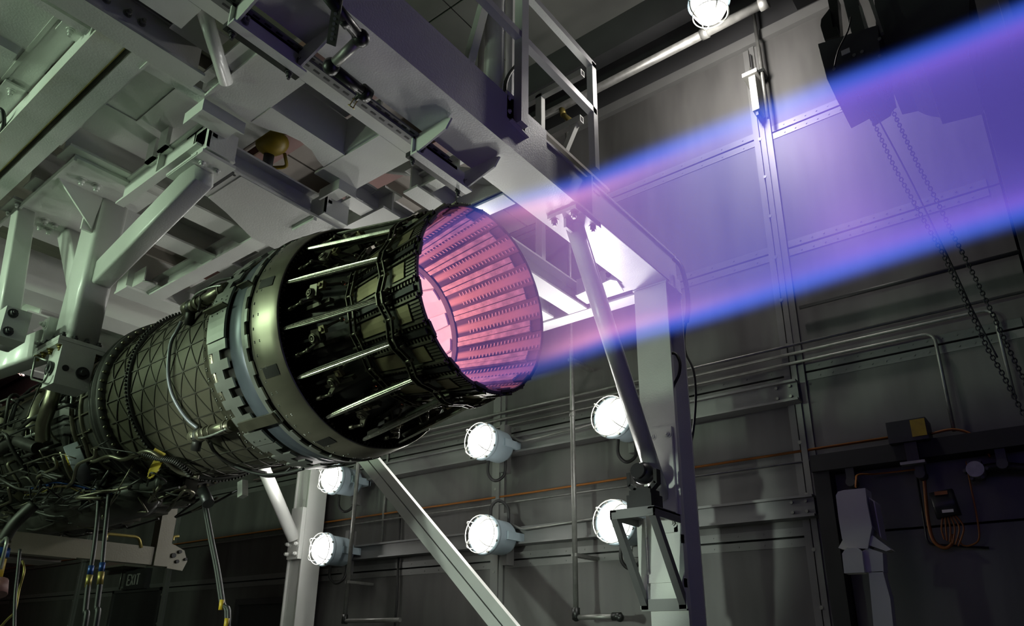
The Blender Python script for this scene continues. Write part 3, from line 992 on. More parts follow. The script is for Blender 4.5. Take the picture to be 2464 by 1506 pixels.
# divergent seals between the flaps
ds = seg(MB().patch([(-2.48, 0.366), (-2.30, 0.398), (-2.12, 0.4215), (EX + 0.004, 0.4395)], -5.4, 5.4, 0.010, 3, EC), 'divergent_seal', 'nozzle_dark', off=S0)
under(ds, MB().patch([(-2.47, 0.344), (-2.30, 0.3735), (-2.12, 0.401), (-2.035, 0.4125)], -4.3, -0.35, 0.018, 2, EC).patch([(-2.47, 0.347), (-2.30, 0.3765), (-2.12, 0.404), (-2.035, 0.4155)], 0.35, 4.3, 0.016, 2, EC), 'woven_strip', 'seal_weave')
under(ds, MB().patch([(-2.035, 0.4225), (EX, 0.430)], -4.2, 4.2, 0.008, 2, EC), 'end_plate', 'petal_soot')
tt = MB()
for q in range(22):
    x = -2.46 + 0.022 * q
    r = 0.384 + (0.4535 - 0.384) * (x + 2.47) / 0.49
    for sgn in (-1, 1):
        tt.patch([(x, r), (x + 0.011, r + 0.002)], sgn * 4.0 - 1.1, sgn * 4.0 + 1.1, 0.008, 1, EC)
under(ds, tt, 'corrugated_edge', 'nozzle_mid', 'stuff')
under(ds, MB().patch([(-2.46, 0.388), (-2.0, 0.452)], -1.6, 1.6, 0.010, 1, EC), 'back_bar', 'engine_dark')

# cage struts: ribbed tapering blades from the shroud to the flap ends
A_, B_ = Vector((-2.775, AY + 0.574, AZ)), Vector((-2.20, AY + 0.470, AZ))
dv = (B_ - A_).normalized()
up_ = Vector((0, 0, 1))
nr_ = dv.cross(up_) * -1
if nr_.y < 0: nr_ = -nr_
b = MB()
vs = []
stn = [(0, 0.15), (0.08, 0.62), (0.25, 0.95), (0.55, 1.0), (0.9, 0.82), (1.0, 0.75)]
prof = [(-1, 0.0), (-0.75, 0.005), (-0.42, 0.0035), (-0.25, 0.007), (0.0, 0.0045), (0.25, 0.007), (0.42, 0.0035), (0.75, 0.005), (1, 0.0), (0.8, -0.010), (-0.8, -0.010)]
for f, wd in stn:
    p = A_.lerp(B_, f)
    for u, h in prof:
        vs.append(p + up_ * (u * 0.0155 * wd) + nr_ * (h * (0.4 + 0.6 * wd)))
n_ = len(prof)
fs = [(i * n_ + k, i * n_ + (k + 1) % n_, (i + 1) * n_ + (k + 1) % n_, (i + 1) * n_ + k) for i in range(len(stn) - 1) for k in range(n_)]
fs += [tuple(range(n_)), tuple(range((len(stn) - 1) * n_, len(stn) * n_))]
b.add(vs, fs)
stt = seg(b, 'cage_strut', 'strut_steel', off=S0)
under(stt, MB().bar(A_.lerp(B_, 0.12) - nr_ * 0.020, A_.lerp(B_, 0.95) - nr_ * 0.020, 0.006, 0.026, up=nr_), 'web_plate', 'nozzle_dark')
under(stt, MB().cyl(A_ + Vector((-0.03, 0, -0.016)), A_ + Vector((-0.03, 0, 0.016)), 0.012, n=10).box(-2.86, -2.79, AY + 0.56, AY + 0.578, AZ - 0.008, AZ + 0.008), 'root_clevis', 'hot_steel')
under(stt, MB().cyl(B_ + Vector((0.015, -0.004, -0.018)), B_ + Vector((0.015, -0.004, 0.018)), 0.010, n=10).prism([B_ + Vector((-0.02, 0.004, -0.022)), B_ + Vector((0.05, -0.012, -0.022)), B_ + Vector((0.05, -0.030, -0.022)), B_ + Vector((-0.03, -0.034, -0.022))], (0, 0, 0.008)).prism([B_ + Vector((-0.02, 0.004, 0.014)), B_ + Vector((0.05, -0.012, 0.014)), B_ + Vector((0.05, -0.030, 0.014)), B_ + Vector((-0.03, -0.034, 0.014))], (0, 0, 0.008)), 'tip_bracket', 'nozzle_mid')
# linked rings round the flaps: zigzag links
for nm, xa, xb, r_, wd in (('rear_link', -2.165, -2.185, 0.470, 0.016), ('waist_link', -2.445, -2.425, 0.425, 0.014)):
    lk = MB()
    a0, a1, a2 = cp(xa, r_, -12), cp(xb, r_ + 0.006, -3.2), cp(xb, r_ + 0.006, 3.2)
    a3 = cp(xa, r_, 12)
    for dx in (-0.016, 0.016):
        e = Vector((dx, 0, 0))
        lk.bar(a0 + e, a1 + e, 0.005, wd, up=(0, 1, 0))
        lk.bar(a2 + e, a3 + e, 0.005, wd, up=(0, 1, 0))
        lk.bar(a1 + e, a2 + e, 0.006, wd * 1.3, up=(0, 1, 0))
    l_ = seg(lk, nm, 'nozzle_mid', off=S0)
    pn_ = MB()
    for t_ in (-12, -3.4, 3.4):
        pn_.cyl(cp(xa - 0.03, r_, t_), cp(xa + 0.03, r_, t_), 0.0075, n=8)
    under(l_, pn_, 'link_pins', 'hot_steel', 'stuff')
# bell cranks and drive rods
bc = MB()
bc.cyl(cp(-2.60, 0.470, 0), cp(-2.60, 0.530, 0), 0.024, n=16)
bc.prism([cp(-2.63, 0.505, 2.0), cp(-2.565, 0.505, 2.0), cp(-2.555, 0.515, -4.0), cp(-2.60, 0.52, -4.2)], (0, 0.012, 0))
bl = seg(bc, 'bell_crank', 'nozzle_mid', off=S0 + 8.5)
under(bl, MB().lathe([(0, 0.010), (0, 0.019), (0.005, 0.021), (0.005, 0.010)], (-2.60, AY + 0.530, AZ), 'Y', 20, closed=True).cyl((-2.60, AY + 0.528, AZ), (-2.60, AY + 0.536, AZ), 0.006, n=8), 'pivot_face', 'hot_steel')
under(bl, MB().tube([cp(-2.77, 0.535, 5.5), cp(-2.70, 0.54, 5.2)], 0.011, sub=1, n=10).tube([cp(-2.70, 0.54, 5.2), cp(-2.635, 0.545, 4.8)], 0.007, sub=1, n=8), 'drive_rod', 'hot_steel')
under(bl, MB().sphere(cp(-2.632, 0.545, 4.8), 0.012, 10, 6).bar(cp(-2.630, 0.545, 4.8), cp(-2.585, 0.48, 0.8), 0.009, 0.022, up=(1, 0, 0)).bar(cp(-2.645, 0.545, 4.8), cp(-2.615, 0.48, 0.8), 0.006, 0.014, up=(1, 0, 0)), 'rocker_arm', 'nozzle_mid')
under(bl, MB().cbox(cp(-2.545, 0.505, -3.2), (0.036, 0.02, 0.036)).cyl(cp(-2.545, 0.512, -3.2), cp(-2.545, 0.525, -3.2), 0.010, n=10), 'pivot_block', 'tan_panel')
under(bl, MB().tube([cp(-2.54, 0.50, -4.2), cp(-2.49, 0.435, -7.5)], 0.006, sub=1, n=8).sphere(cp(-2.49, 0.435, -7.5), 0.013, 8, 6).tube([cp(-2.585, 0.50, -2.5), cp(-2.57, 0.44, -6.5)], 0.0055, sub=1, n=8), 'push_rod', 'hot_steel')
under(bl, MB().bar(cp(-2.86, 0.50, -1), cp(-2.66, 0.475, -1), 0.012, 0.03, up=(0, 1, 0)), 'guide_rail', 'engine_dark')

# ---- actuators and drive shafts on the duct
for (a, b2, lb) in (((450, 744), (548, 693), 'upper'), ((466, 1052), (560, 1022), 'lower')):
    P0, P1 = oncyl(*a, 0.60), oncyl(*b2, 0.615)
    d = (P1 - P0).normalized()
    L_ = (P1 - P0).length
    ac = MB().cyl(P0 + d * 0.1, P1, 0.032, n=20).build('actuator', 'hot_steel', eng)
    MB().cyl(P0, P0 + d * 0.06, 0.040, n=16).cyl(P0 + d * 0.06, P0 + d * 0.11, 0.034, n=16).build('gear_head', 'nozzle_mid', ac)
    MB().cyl(P0 + d * 0.13, P0 + d * 0.16, 0.037, n=20).cyl(P0 + d * 0.20, P0 + d * 0.215, 0.036, n=20).cyl(P0 + d * (L_ - 0.06), P0 + d * (L_ - 0.04), 0.037, n=20).build('clamp_rings', 'nozzle_mid', ac, 'stuff')
    o_ = Vector((0, AY - P0.y, AZ - P0.z)).normalized()
    dn = Vector((0, 0, -1))
    MB().cyl(P0 + d * 0.05, P0 + d * 0.02 + dn * 0.09 + o_ * 0.02, 0.026, n=12).sphere(P0 + d * 0.05, 0.042, 10, 6).build('worm_box', 'engine_dark', ac)
    MB().tube([P0 + d * 0.1 - o_ * 0.03, P0 + d * 0.2 - o_ * 0.05, P1 - d * 0.1 - o_ * 0.045, P1 - o_ * 0.02], 0.006).build('tie_rod', 'bolt_steel', ac)
MB().tube([oncyl(*p, 0.565) for p in ((436, 775), (425, 798), (412, 822), (406, 860), (405, 905), (413, 945), (430, 980), (452, 1010), (476, 1030))], 0.0105, n=10).build('flexible_shaft', 'grey_box', eng)
MB().tube([oncyl(*p, 0.63) for p in ((478, 748), (485, 715), (500, 692), (525, 676), (560, 668))], 0.008, n=8).build('flexible_shaft', 'engine_dark', eng)
MB().tube([oncyl(*p, 0.58) for p in ((505, 1062), (515, 1085), (545, 1110), (590, 1128), (640, 1138))], 0.010, n=8).build('flexible_shaft', 'engine_dark', eng)
MB().tube([at(*p, Y=2.2) for p in ((560, 1120), (600, 1135), (640, 1142), (690, 1138), (730, 1128))], 0.008, n=8).build('slack_cable', 'rubber', eng)
MB().tube([at(*p, Y=2.25) for p in ((590, 1128), (640, 1146), (680, 1140), (700, 1125))], 0.007, n=8).build('slack_cable', 'rubber', eng)

# ---- core ahead of the flanges with its plumbing
core = MB().lathe([(-9.2, 0.1), (-9.2, 0.44), (-8.0, 0.47), (-7.2, 0.45), (-6.6, 0.47), (-6.0, 0.44), (-5.55, 0.46), (-5.5, 0.50), (-5.3, 0.50), (-5.28, 0.47), (-4.95, 0.50), (-4.76, 0.515), (-4.76, 0.40)], EC, 'X', 96).build('core_casing', 'engine_dark', eng)
for k in range(16):
    t = 130 + 13 * k
    MB().patch([(-5.25, 0.475), (-4.97, 0.503), (-4.80, 0.512)], t - 0.45, t + 0.45, 0.010, 1, EC).build('casing_rib', 'nozzle_mid', core)
for x in (-5.16, -5.02, -4.88):
    MB().lathe([(x - 0.005, 0.49), (x - 0.005, 0.517), (x + 0.005, 0.518), (x + 0.005, 0.49)], EC, 'X', 96).build('casing_hoop', 'nozzle_mid', core)
for x in (-5.9, -6.6, -7.3):
    MB().lathe([(x - 0.03, 0.43), (x - 0.03, 0.52), (x + 0.03, 0.52), (x + 0.03, 0.43)], EC, 'X', 96).build('casing_flange', 'hot_steel', core)
rg = random.Random(11)
tubes = ['hot_steel', 'engine_dark', 'engine_dark', 'nozzle_dark', 'rubber', 'nozzle_mid', 'engine_dark', 'bolt_steel']
for k in range(150):
    x = rg.uniform(-8.2, -4.95)
    t = rg.uniform(150, 300)
    r_ = 0.51 + rg.uniform(0, 0.10) + (0.06 if t > 215 else 0)
    pts = [cp(x, r_ - 0.05, t)]
    for q in range(rg.randint(2, 5)):
        if rg.random() < 0.5:
            x = min(max(x + rg.uniform(-0.55, 0.55), -8.4), -4.87)
        else:
            t = min(max(t + rg.uniform(-26, 26), 140), 312)
        pts.append(cp(x, r_ + rg.uniform(-0.01, 0.03), t))
    pts.append(cp(x, r_ - 0.06, t))
    MB().tube(elbowed(pts, 0.05, 3), rg.choice((0.005, 0.006, 0.007, 0.009, 0.013)), n=7, sub=1).build('fuel_tube', rg.choice(tubes), eng)
# named pieces of plumbing seen at the left
MB().tube([oncyl(*p, 0.63) for p in ((130, 938), (122, 968), (112, 995), (104, 1022), (103, 1060))], 0.045, n=14).build('bleed_duct', 'hot_steel', eng)
MB().tube([oncyl(*p, 0.62) for p in ((0, 1085), (20, 1068), (45, 1063), (70, 1072), (90, 1078))], 0.04, n=14).build('bleed_duct', 'engine_dark', eng)
MB().tube([oncyl(*p, 0.60) for p in ((199, 1052), (208, 1075), (213, 1096), (225, 1110), (262, 1098), (296, 1105), (330, 1093), (358, 1086), (392, 1105), (430, 1135), (478, 1148))], 0.013, n=10).build('bent_hose', 'hot_steel', eng)
cg = MB()
for q in range(26):
    f = q / 25
    a_, b_ = Vector(oncyl(345 + 110 * f, 1090 + 52 * f * f + 6 * math.sin(f * 6), 0.60)), Vector(oncyl(348 + 110 * f, 1092 + 52 * f * f + 6 * math.sin(f * 6), 0.60))
    cg.cyl(a_, a_ + (b_ - a_).normalized() * 0.010, 0.019, n=10)
cg.build('corrugated_sleeve', 'engine_dark', eng)
bx = oncyl(184, 1108, 0.60)
gb = MB().bar(bx + Vector((-0.13, 0.03, 0.07)), bx + Vector((0.06, 0.03, -0.08)), 0.09, 0.17, up=(0.45, -0.6, 0.5), bev=0.008).build('control_unit', 'grey_box', eng)
MB().bar(bx + Vector((-0.08, -0.035, 0.03)), bx + Vector((0.03, -0.035, -0.06)), 0.008, 0.05, up=(0.45, -0.6, 0.5)).build('label_plate', 'yellow_paint', gb)
yb_ = oncyl(385, 1122, 0.56)
gy = MB()
gear = []
for k in range(36):
    rr = 0.085 if k % 2 else 0.078
    a = 2 * PI * k / 36
    gear.append(yb_ + Vector((0.5 * rr * math.cos(a) * 1.7, -0.02 + 0.25 * rr * math.sin(a), rr * math.sin(a) * 1.0)))
gy.prism(gear, (0.01, -0.012, -0.004)).build('yellow_bracket', 'yellow_paint', eng)
MB().bar(oncyl(372, 1082, 0.57), oncyl(398, 1096, 0.57), 0.02, 0.02).build('yellow_clip', 'yellow_paint', eng)
for k, (mt_, dy) in enumerate((('blue_fitting', 0), ('copper', 7), ('rubber', -5), ('brass', 12))):
    MB().tube([oncyl(px_, py_ + dy + 3 * math.sin(px_ * 0.05 + k), 0.665) for px_, py_ in ((60, 1180), (95, 1172), (130, 1160), (165, 1162), (195, 1172), (230, 1180), (270, 1186))], 0.006, n=8).build('wire_harness', mt_, eng)
for px_, py_ in ((118, 1166), (170, 1164), (205, 1176), (226, 1183), (245, 1186)):
    c0 = oncyl(px_, py_, 0.665)
    MB().cyl(c0 - Vector((0.02, 0, 0)), c0 + Vector((0.02, 0, 0)), 0.012, n=10).build('harness_tie', 'blue_fitting', eng)
# gearbox and accessories slung under the core
for (x0, x1, t, rr, rad_) in ((-6.9, -6.0, 262, 0.58, 0.14), (-5.95, -5.3, 255, 0.60, 0.12), (-5.35, -4.9, 268, 0.60, 0.12), (-7.6, -7.0, 250, 0.58, 0.13), (-4.85, -4.45, 262, 0.58, 0.07), (-6.4, -5.6, 285, 0.6, 0.13)):
    MB().lathe([(x0, 0), (x0, rad_ * 0.8), (x0 + 0.04, rad_), (x1 - 0.1, rad_), (x1 - 0.1, rad_ * 1.12), (x1 - 0.06, rad_ * 1.12), (x1 - 0.06, rad_ * 0.85), (x1, rad_ * 0.7), (x1, 0)], (0, AY + rr * math.cos(rad(t)), AZ + rr * math.sin(rad(t))), 'X', 28).build('accessory_drum', 'engine_dark', eng)
for k in range(14):
    x = rg.uniform(-7.4, -4.5)
    t = rg.uniform(250, 285)
    p = cp(x, 0.60 + rg.uniform(0, 0.06), t)
    MB().cbox(p, (rg.uniform(0.1, 0.3), rg.uniform(0.08, 0.16), rg.uniform(0.08, 0.16))).build('accessory_block', rg.choice(('engine_dark', 'nozzle_dark')), eng)
for k in range(110):
    x = rg.uniform(-7.6, -4.35)
    t = rg.uniform(222, 292)
    r_ = 0.64 + rg.uniform(0, 0.12)
    pts = [cp(x, r_ - 0.08, t)]
    for q in range(rg.randint(2, 4)):
        x = min(max(x + rg.uniform(-0.4, 0.4), -7.8), -4.3)
        t = min(max(t + rg.uniform(-14, 14), 215), 300)
        pts.append(cp(x, min(r_ + rg.uniform(-0.03, 0.03), 0.62 + 0.13 * min(1, (-4.2 - x) / 0.7)), t))
    MB().tube(elbowed(pts, 0.06, 3), rg.choice((0.004, 0.006, 0.008, 0.011)), n=6, sub=1).build('fuel_tube', rg.choice(('engine_dark', 'rubber', 'engine_dark', 'hot_steel', 'nozzle_mid')), eng)
MB().lathe([(-7.6, 0), (-7.6, 0.12), (-7.4, 0.16), (-6.4, 0.17), (-6.35, 0.14), (-5.5, 0.15), (-5.4, 0.17), (-4.9, 0.15), (-4.75, 0.08), (-4.75, 0)], (0, AY - 0.08, AZ - 0.60), 'X', 28).build('gearbox', 'engine_dark', eng)
# drain mast and bracket under the duct
MB().bar(at(584, 1158, Y=2.4), at(584, 1195, Y=2.4), 0.04, 0.05, up=(1, 0, 0)).build('drain_bracket', 'bolt_steel', eng)
MB().cyl(at(488, 1180, Y=2.3), at(502, 1212, Y=2.3), 0.035, n=14).build('drain_mast', 'black_pipe', eng)

# ---- flame
fx = bpy.data.materials.new('flame_gas')
fx.use_nodes = True
nt = fx.node_tree
for n in list(nt.nodes):
    nt.nodes.remove(n)
NN, LL = nt.nodes, nt.links


def mth(op, a, b=None, c=None, clamp=False):
    n = NN.new('ShaderNodeMath')
    n.operation = op
    n.use_clamp = clamp
    for i, v in enumerate((a, b, c)):
        if v is None: continue
        if isinstance(v, (int, float)):
            n.inputs[i].default_value = v
        else:
            LL.new(v, n.inputs[i])
    return n.outputs[0]


def sm(v, a, b_, lo=0.0, hi=1.0):
    n = NN.new('ShaderNodeMapRange')
    n.interpolation_type = 'SMOOTHSTEP'
    LL.new(v, n.inputs['Value'])
    n.inputs['From Min'].default_value = a
    n.inputs['From Max'].default_value = b_
    n.inputs['To Min'].default_value = lo
    n.inputs['To Max'].default_value = hi
    return n.outputs['Result']


def gauss(v, c_, w_):
    q = mth('DIVIDE', mth('SUBTRACT', v, c_), w_)
    return mth('EXPONENT', mth('MULTIPLY', mth('MULTIPLY', q, q), -1.0))


tcn = NN.new('ShaderNodeTexCoord')
sep = NN.new('ShaderNodeSeparateXYZ')
LL.new(tcn.outputs['Object'], sep.inputs[0])
X_, Y_, Z_ = sep.outputs
R_ = mth('ADD', mth('SUBTRACT', sm(X_, -0.55, 0.0, 0.330, 0.425), sm(X_, 0.05, 0.75, 0.0, 0.060)), sm(X_, 0.75, 2.1, 0.0, -0.045))
zc = sm(X_, 0.0, 0.9, 0.0, -0.030)
zz_ = mth('SUBTRACT', Z_, zc)
rho = mth('DIVIDE', mth('SQRT', mth('ADD', mth('MULTIPLY', Y_, Y_), mth('MULTIPLY', zz_, zz_))), R_)
inside = sm(rho, 0.93, 1.10, 1.0, 0.0)
outx = sm(X_, 0.1, 0.7)
# slow swelling of the gas along its length
wob = mth('ADD', mth('MULTIPLY', mth('SINE', mth('MULTIPLY', X_, 5.2)), 0.10), 0.90)
blue = mth('MULTIPLY', mth('MULTIPLY', gauss(rho, 0.91, 0.10), sm(X_, -0.05, 1.1, 0.22, 1.0)), 1.0)
pink = mth('MULTIPLY', gauss(rho, 0.80, 0.075), sm(X_, 0.2, 1.5, 1.0, 0.05))
pink = mth('MULTIPLY', pink, sm(X_, 0.0, 0.55, 0.0, 1.0))
violet = mth('MULTIPLY', gauss(rho, 0.78, 0.09), sm(X_, 1.0, 1.9, 0.0, 1.0))
core_ = mth('MULTIPLY', mth('MULTIPLY', sm(rho, 0.55, 1.0, 1.0, 0.0), sm(X_, 1.45, 2.2, 1.0, 0.25)), mth('MULTIPLY', outx, wob))
diam = mth('MULTIPLY', gauss(X_, 1.55, 0.14), gauss(rho, 0.55, 0.30))
hot = mth('MULTIPLY', sm(X_, -0.62, -0.40, 1.0, 0.0), sm(rho, 0.7, 1.0, 1.0, 0.0))
noz = mth('MULTIPLY', sm(X_, -0.45, 0.15, 1.0, 0.0), sm(rho, 0.8, 1.0, 1.0, 0.0))
terms = [(blue, (0.12, 0.34, 2.0)), (pink, (1.9, 0.62, 0.60)), (violet, (0.42, 0.10, 0.75)), (core_, (0.105, 0.070, 0.205)), (diam, (0.26, 0.12, 0.30)), (hot, (0.75, 0.38, 0.42)), (noz, (0.05, 0.02, 0.07))]
acc = None
for v, colr in terms:
    cmb = NN.new('ShaderNodeCombineXYZ')
    for i in range(3):
        LL.new(mth('MULTIPLY', mth('MULTIPLY', v, inside), colr[i]), cmb.inputs[i])
    if acc is None:
        acc = cmb.outputs[0]
    else:
        va = NN.new('ShaderNodeVectorMath')
        va.operation = 'ADD'
        LL.new(acc, va.inputs[0])
        LL.new(cmb.outputs[0], va.inputs[1])
        acc = va.outputs[0]
em = NN.new('ShaderNodeEmission')
LL.new(acc, em.inputs['Color'])
em.inputs['Strength'].default_value = 1.0
om = NN.new('ShaderNodeOutputMaterial')
LL.new(em.outputs[0], om.inputs['Volume'])
try:
    fx.cycles.volume_step_rate = 0.7
    fx.cycles.emission_sampling = 'NONE'
except Exception:
    pass
fl_ = MB().lathe([(-2.82, 0.0), (-2.82, 0.37), (-2.52, 0.335), (-1.99, 0.425), (-1.4, 0.42), (-0.9, 0.42), (0.2, 0.41), (2.9, 0.41), (2.9, 0.0)], (0, AY, AZ - 0.012), 'X', 48)
me = fl_.mesh('exhaust_flame', Vector((-1.98, AY, AZ)))
me.materials.append(fx)
fo = bpy.data.objects.new('exhaust_flame', me)
COL.objects.link(fo)
fo.location = (-1.98, AY, AZ)
WL[fo.name] = Vector((-1.98, AY, AZ))
tag(fo, 'translucent violet exhaust flame with bright blue edges streaming out of the nozzle', 'flame')
lamp_light('flame_glow', 'POINT', (-2.50, AY, AZ), FLAME_W, (1.0, 0.27, 0.15), fo, 0.07)
lamp_light('flame_glow', 'POINT', (-2.15, AY, AZ), FLAME_W * 0.25, (0.8, 0.30, 0.55), fo, 0.10)
lamp_light('flame_glow', 'POINT', (-2.74, AY, AZ), FLAME_W * 1.2, (1.0, 0.62, 0.68), fo, 0.12)

# ================================================================== white steel frame over the engine
GZ = 4.0   # underside of the frame


def ibeam(t, axis, a0, a1, c, z0, z1, wid, tf=0.016, tw=0.014, m='white_paint', top=True, off=0.0):
    """I-beam parts under the thing t; axis 'X' or 'Y', from a0 to a1, centred at c across; off moves the web sideways"""
    def bx_(u0, u1, v0, v1, w0, w1, nm):
        b = MB()
        if axis == 'X':
            b.box(u0, u1, v0, v1, w0, w1)
        else:
            b.box(v0, v1, u0, u1, w0, w1)
        return b.build(nm, m, t)
    bx_(a0, a1, c - wid / 2, c + wid / 2, z0, z0 + tf, 'bottom_flange')
    if top:
        bx_(a0, a1, c - wid / 2, c + wid / 2, z1 - tf, z1, 'top_flange')
    bx_(a0, a1, c + off - tw / 2, c + off + tw / 2, z0 + tf, z1 - (tf if top else 0), 'web')


def bolt(t, p, d=(0, 0, -1), r=0.017, h=0.020, m='white_paint', name='bolt', stud=True):
    p, d = Vector(p), Vector(d).normalized()
    b = MB().cyl(p, p + d * 0.004, r * 1.5, n=12).cyl(p + d * 0.004, p + d * (0.004 + h), r, n=6)
    if stud:
        b.cyl(p + d * h, p + d * (h + 0.018), r * 0.6, n=8)
    return b.build(name, m, t)


# ---- the two portal girders; the nearer one sweeps across the picture
def girder(x1, label, main):
    t = thing('portal_girder', label, 'girder', (x1 - 0.159, 3.0, GZ), 'portal girders')
    x0 = x1 - 0.318
    MB().box(x0, x1, 0.2, 4.86, GZ, GZ + 0.018).build('bottom_flange', 'white_paint', t)
    MB().box(x1 - 0.016, x1, 0.2, 3.15, GZ + 0.018, GZ + 0.365).build('fascia_plate', 'white_paint', t)
    MB().box(x1 - 0.075, x1 - 0.060, 3.15, 5.12, GZ + 0.018, GZ + 0.345).build('web', 'white_paint', t)
    MB().box(x0, x1 - 0.05, 0.2, 5.12, GZ + 0.345, GZ + 0.365).build('top_flange', 'white_paint', t)
    MB().box(x0 + 0.03, x0 + 0.045, 0.2, 5.12, GZ + 0.018, GZ + 0.345).build('web', 'white_paint', t)
    if main:
        MB().box(x1 - 0.060, x1 - 0.006, 3.70, 3.72, GZ + 0.018, GZ + 0.345).build('stiffener', 'white_paint', t)
        MB().box(x1 - 0.062, x1 - 0.056, 3.70, 3.90, GZ + 0.30, GZ + 0.345).build('splice_tab', 'white_paint', t)
        MB().box(x1 - 0.12, x1 - 0.03, 4.98, 5.12, GZ + 0.02, GZ + 0.12).build('end_gusset', 'white_paint', t)
        MB().box(x1 - 0.006, x1 + 0.0, 3.78, 4.84, GZ - 0.004, GZ + 0.0).build('edge_weld', 'dark_paint', t)
    return t


girder(-2.228, 'huge white girder slanting across the top centre above the nozzle', True)
girder(-6.60, 'rear white girder above the left post, mostly hidden behind the engine', False)


def post(x0, y0, label, flat):
    t = thing('frame_post', label, 'post', (x0 + 0.143, y0 + 0.14, 0))
    z1 = GZ - 0.012
    if flat == 'Y':
        MB().box(x0, x0 + 0.287, y0, y0 + 0.018, 0.02, z1).build('flange', 'white_paint', t)
        MB().box(x0, x0 + 0.287, y0 + 0.262, y0 + 0.28, 0.02, z1).build('flange', 'white_paint', t)
        MB().box(x0 + 0.17, x0 + 0.186, y0 + 0.018, y0 + 0.262, 0.02, z1).build('web', 'white_paint', t)
    else:
        MB().box(x0 + 0.27, x0 + 0.287, y0, y0 + 0.28, 0.02, z1).build('flange', 'white_paint', t)
        MB().box(x0, x0 + 0.018, y0, y0 + 0.28, 0.02, z1).build('flange', 'white_paint', t)
        MB().box(x0 + 0.018, x0 + 0.27, y0 + 0.03, y0 + 0.046, 0.02, z1).build('web', 'white_paint', t)
    MB().box(x0 - 0.06, x0 + 0.347, y0 - 0.06, y0 + 0.34, 0.0, 0.02).build('base_plate', 'white_paint', t)
    MB().box(x0 - 0.01, x0 + 0.297, y0 - 0.01, y0 + 0.28, z1, GZ).build('cap_plate', 'white_paint', t)
    return t


pr_ = post(-2.542, 4.83, 'tall white post at the end of the big girder, right of the nozzle', 'Y')
pl2 = post(-7.925, 5.56, 'bright white post under the engine at lower left, glaring beside a floodlight', 'X')
# small clips on the right post's side
for z in (1.92, 1.62):
    MB().box(-2.262, -2.25, 4.80, 4.828, z, z + 0.06).build('clip', 'white_paint', pr_)


def tube_brace(dx, label):
    t = thing('tube_brace', label, 'brace', (-2.39 + dx, 4.82, 2.2))
    A, B = Vector((-2.37 + dx, 3.68, GZ - 0.03)), Vector((-2.40 + dx, 4.80, 2.28))
    d = (B - A).normalized()
    MB().cyl(A - d * 0.02, B + d * 0.03, 0.064, n=32).build('tube', 'white_paint', t)
    MB().box(-2.475 + dx, -2.240 + dx, 3.50, 3.82, GZ - 0.028, GZ).build('head_plate', 'white_paint', t)
    MB().box(-2.38 + dx, -2.36 + dx, 3.56, 3.80, GZ - 0.10, GZ - 0.028).build('gusset', 'white_paint', t)
    for x, y in ((-2.445, 3.545), (-2.285, 3.545), (-2.275, 3.77), (-2.445, 3.77)):
        bolt(t, (x + dx, y, GZ - 0.028), r=0.022, h=0.026, m='bolt_steel')
    MB().box(-2.46 + dx, -2.28 + dx, 4.80, 4.829, 2.0, 2.78).build('foot_plate', 'white_paint', t)
    for x in (-2.43, -2.31):
        for z in (2.06, 2.72):
            bolt(t, (x + dx, 4.80, z), (0, -1, 0), r=0.020, h=0.022, m='white_paint')
    return t


tube_brace(0, 'slanted white tube from the big girder down to the right post')


# its counterpart at the left post, reaching the post near the wall
t = thing('tube_brace', 'glaring white slanted tube running down to the left post', 'brace', (-7.75, 5.5, 2.4))
A, B = Vector((-7.75, 4.42, GZ)), Vector((-7.75, 5.50, 2.46))
MB().cyl(A, B, 0.078, n=32).build('tube', 'white_paint', t)
MB().box(-7.86, -7.64, 5.50, 5.558, 2.22, 2.85).build('foot_plate', 'white_paint', t)
MB().box(-7.90, -7.60, 4.25, 4.60, GZ, GZ + 0.03).build('head_plate', 'white_paint', t)
for x in (-7.83, -7.67):
    for z in (2.28, 2.40):
        bolt(t, (x, 5.50, z), (0, -1, 0), r=0.026, h=0.04)
t = thing('wall_girder', 'short white girder above the left post, hidden behind the engine', 'girder', (-7.75, 5.0, GZ + 0.03))
MB().box(-7.9, -7.6, 3.6, 5.95, GZ + 0.03, GZ + 0.05).build('bottom_flange', 'white_paint', t)
MB().box(-7.76, -7.74, 3.6, 5.95, GZ + 0.05, GZ + 0.36).build('web', 'white_paint', t)
# diagonal double-channel brace between the posts
A, B = Vector((-6.55, 4.80, 3.83)), Vector((-2.75, 4.80, 0.40))
t = thing('channel_brace', 'long diagonal brace of two pale channels, from under the engine to the bottom edge', 'brace', (-2.75, 4.80, 0.40))
d = (B - A).normalized()
s_ = Vector((0, 1, 0)).cross(d).normalized()
for sg in (-1, 1):
    MB().bar(A + s_ * sg * 0.052, B + s_ * sg * 0.052, 0.05, 0.092, up=s_).build('channel', 'white_paint', t)
MB().bar(A + Vector((0, 0.015, 0)), B + Vector((0, 0.015, 0)), 0.012, 0.02, up=s_).build('spacer', 'dark_paint', t)

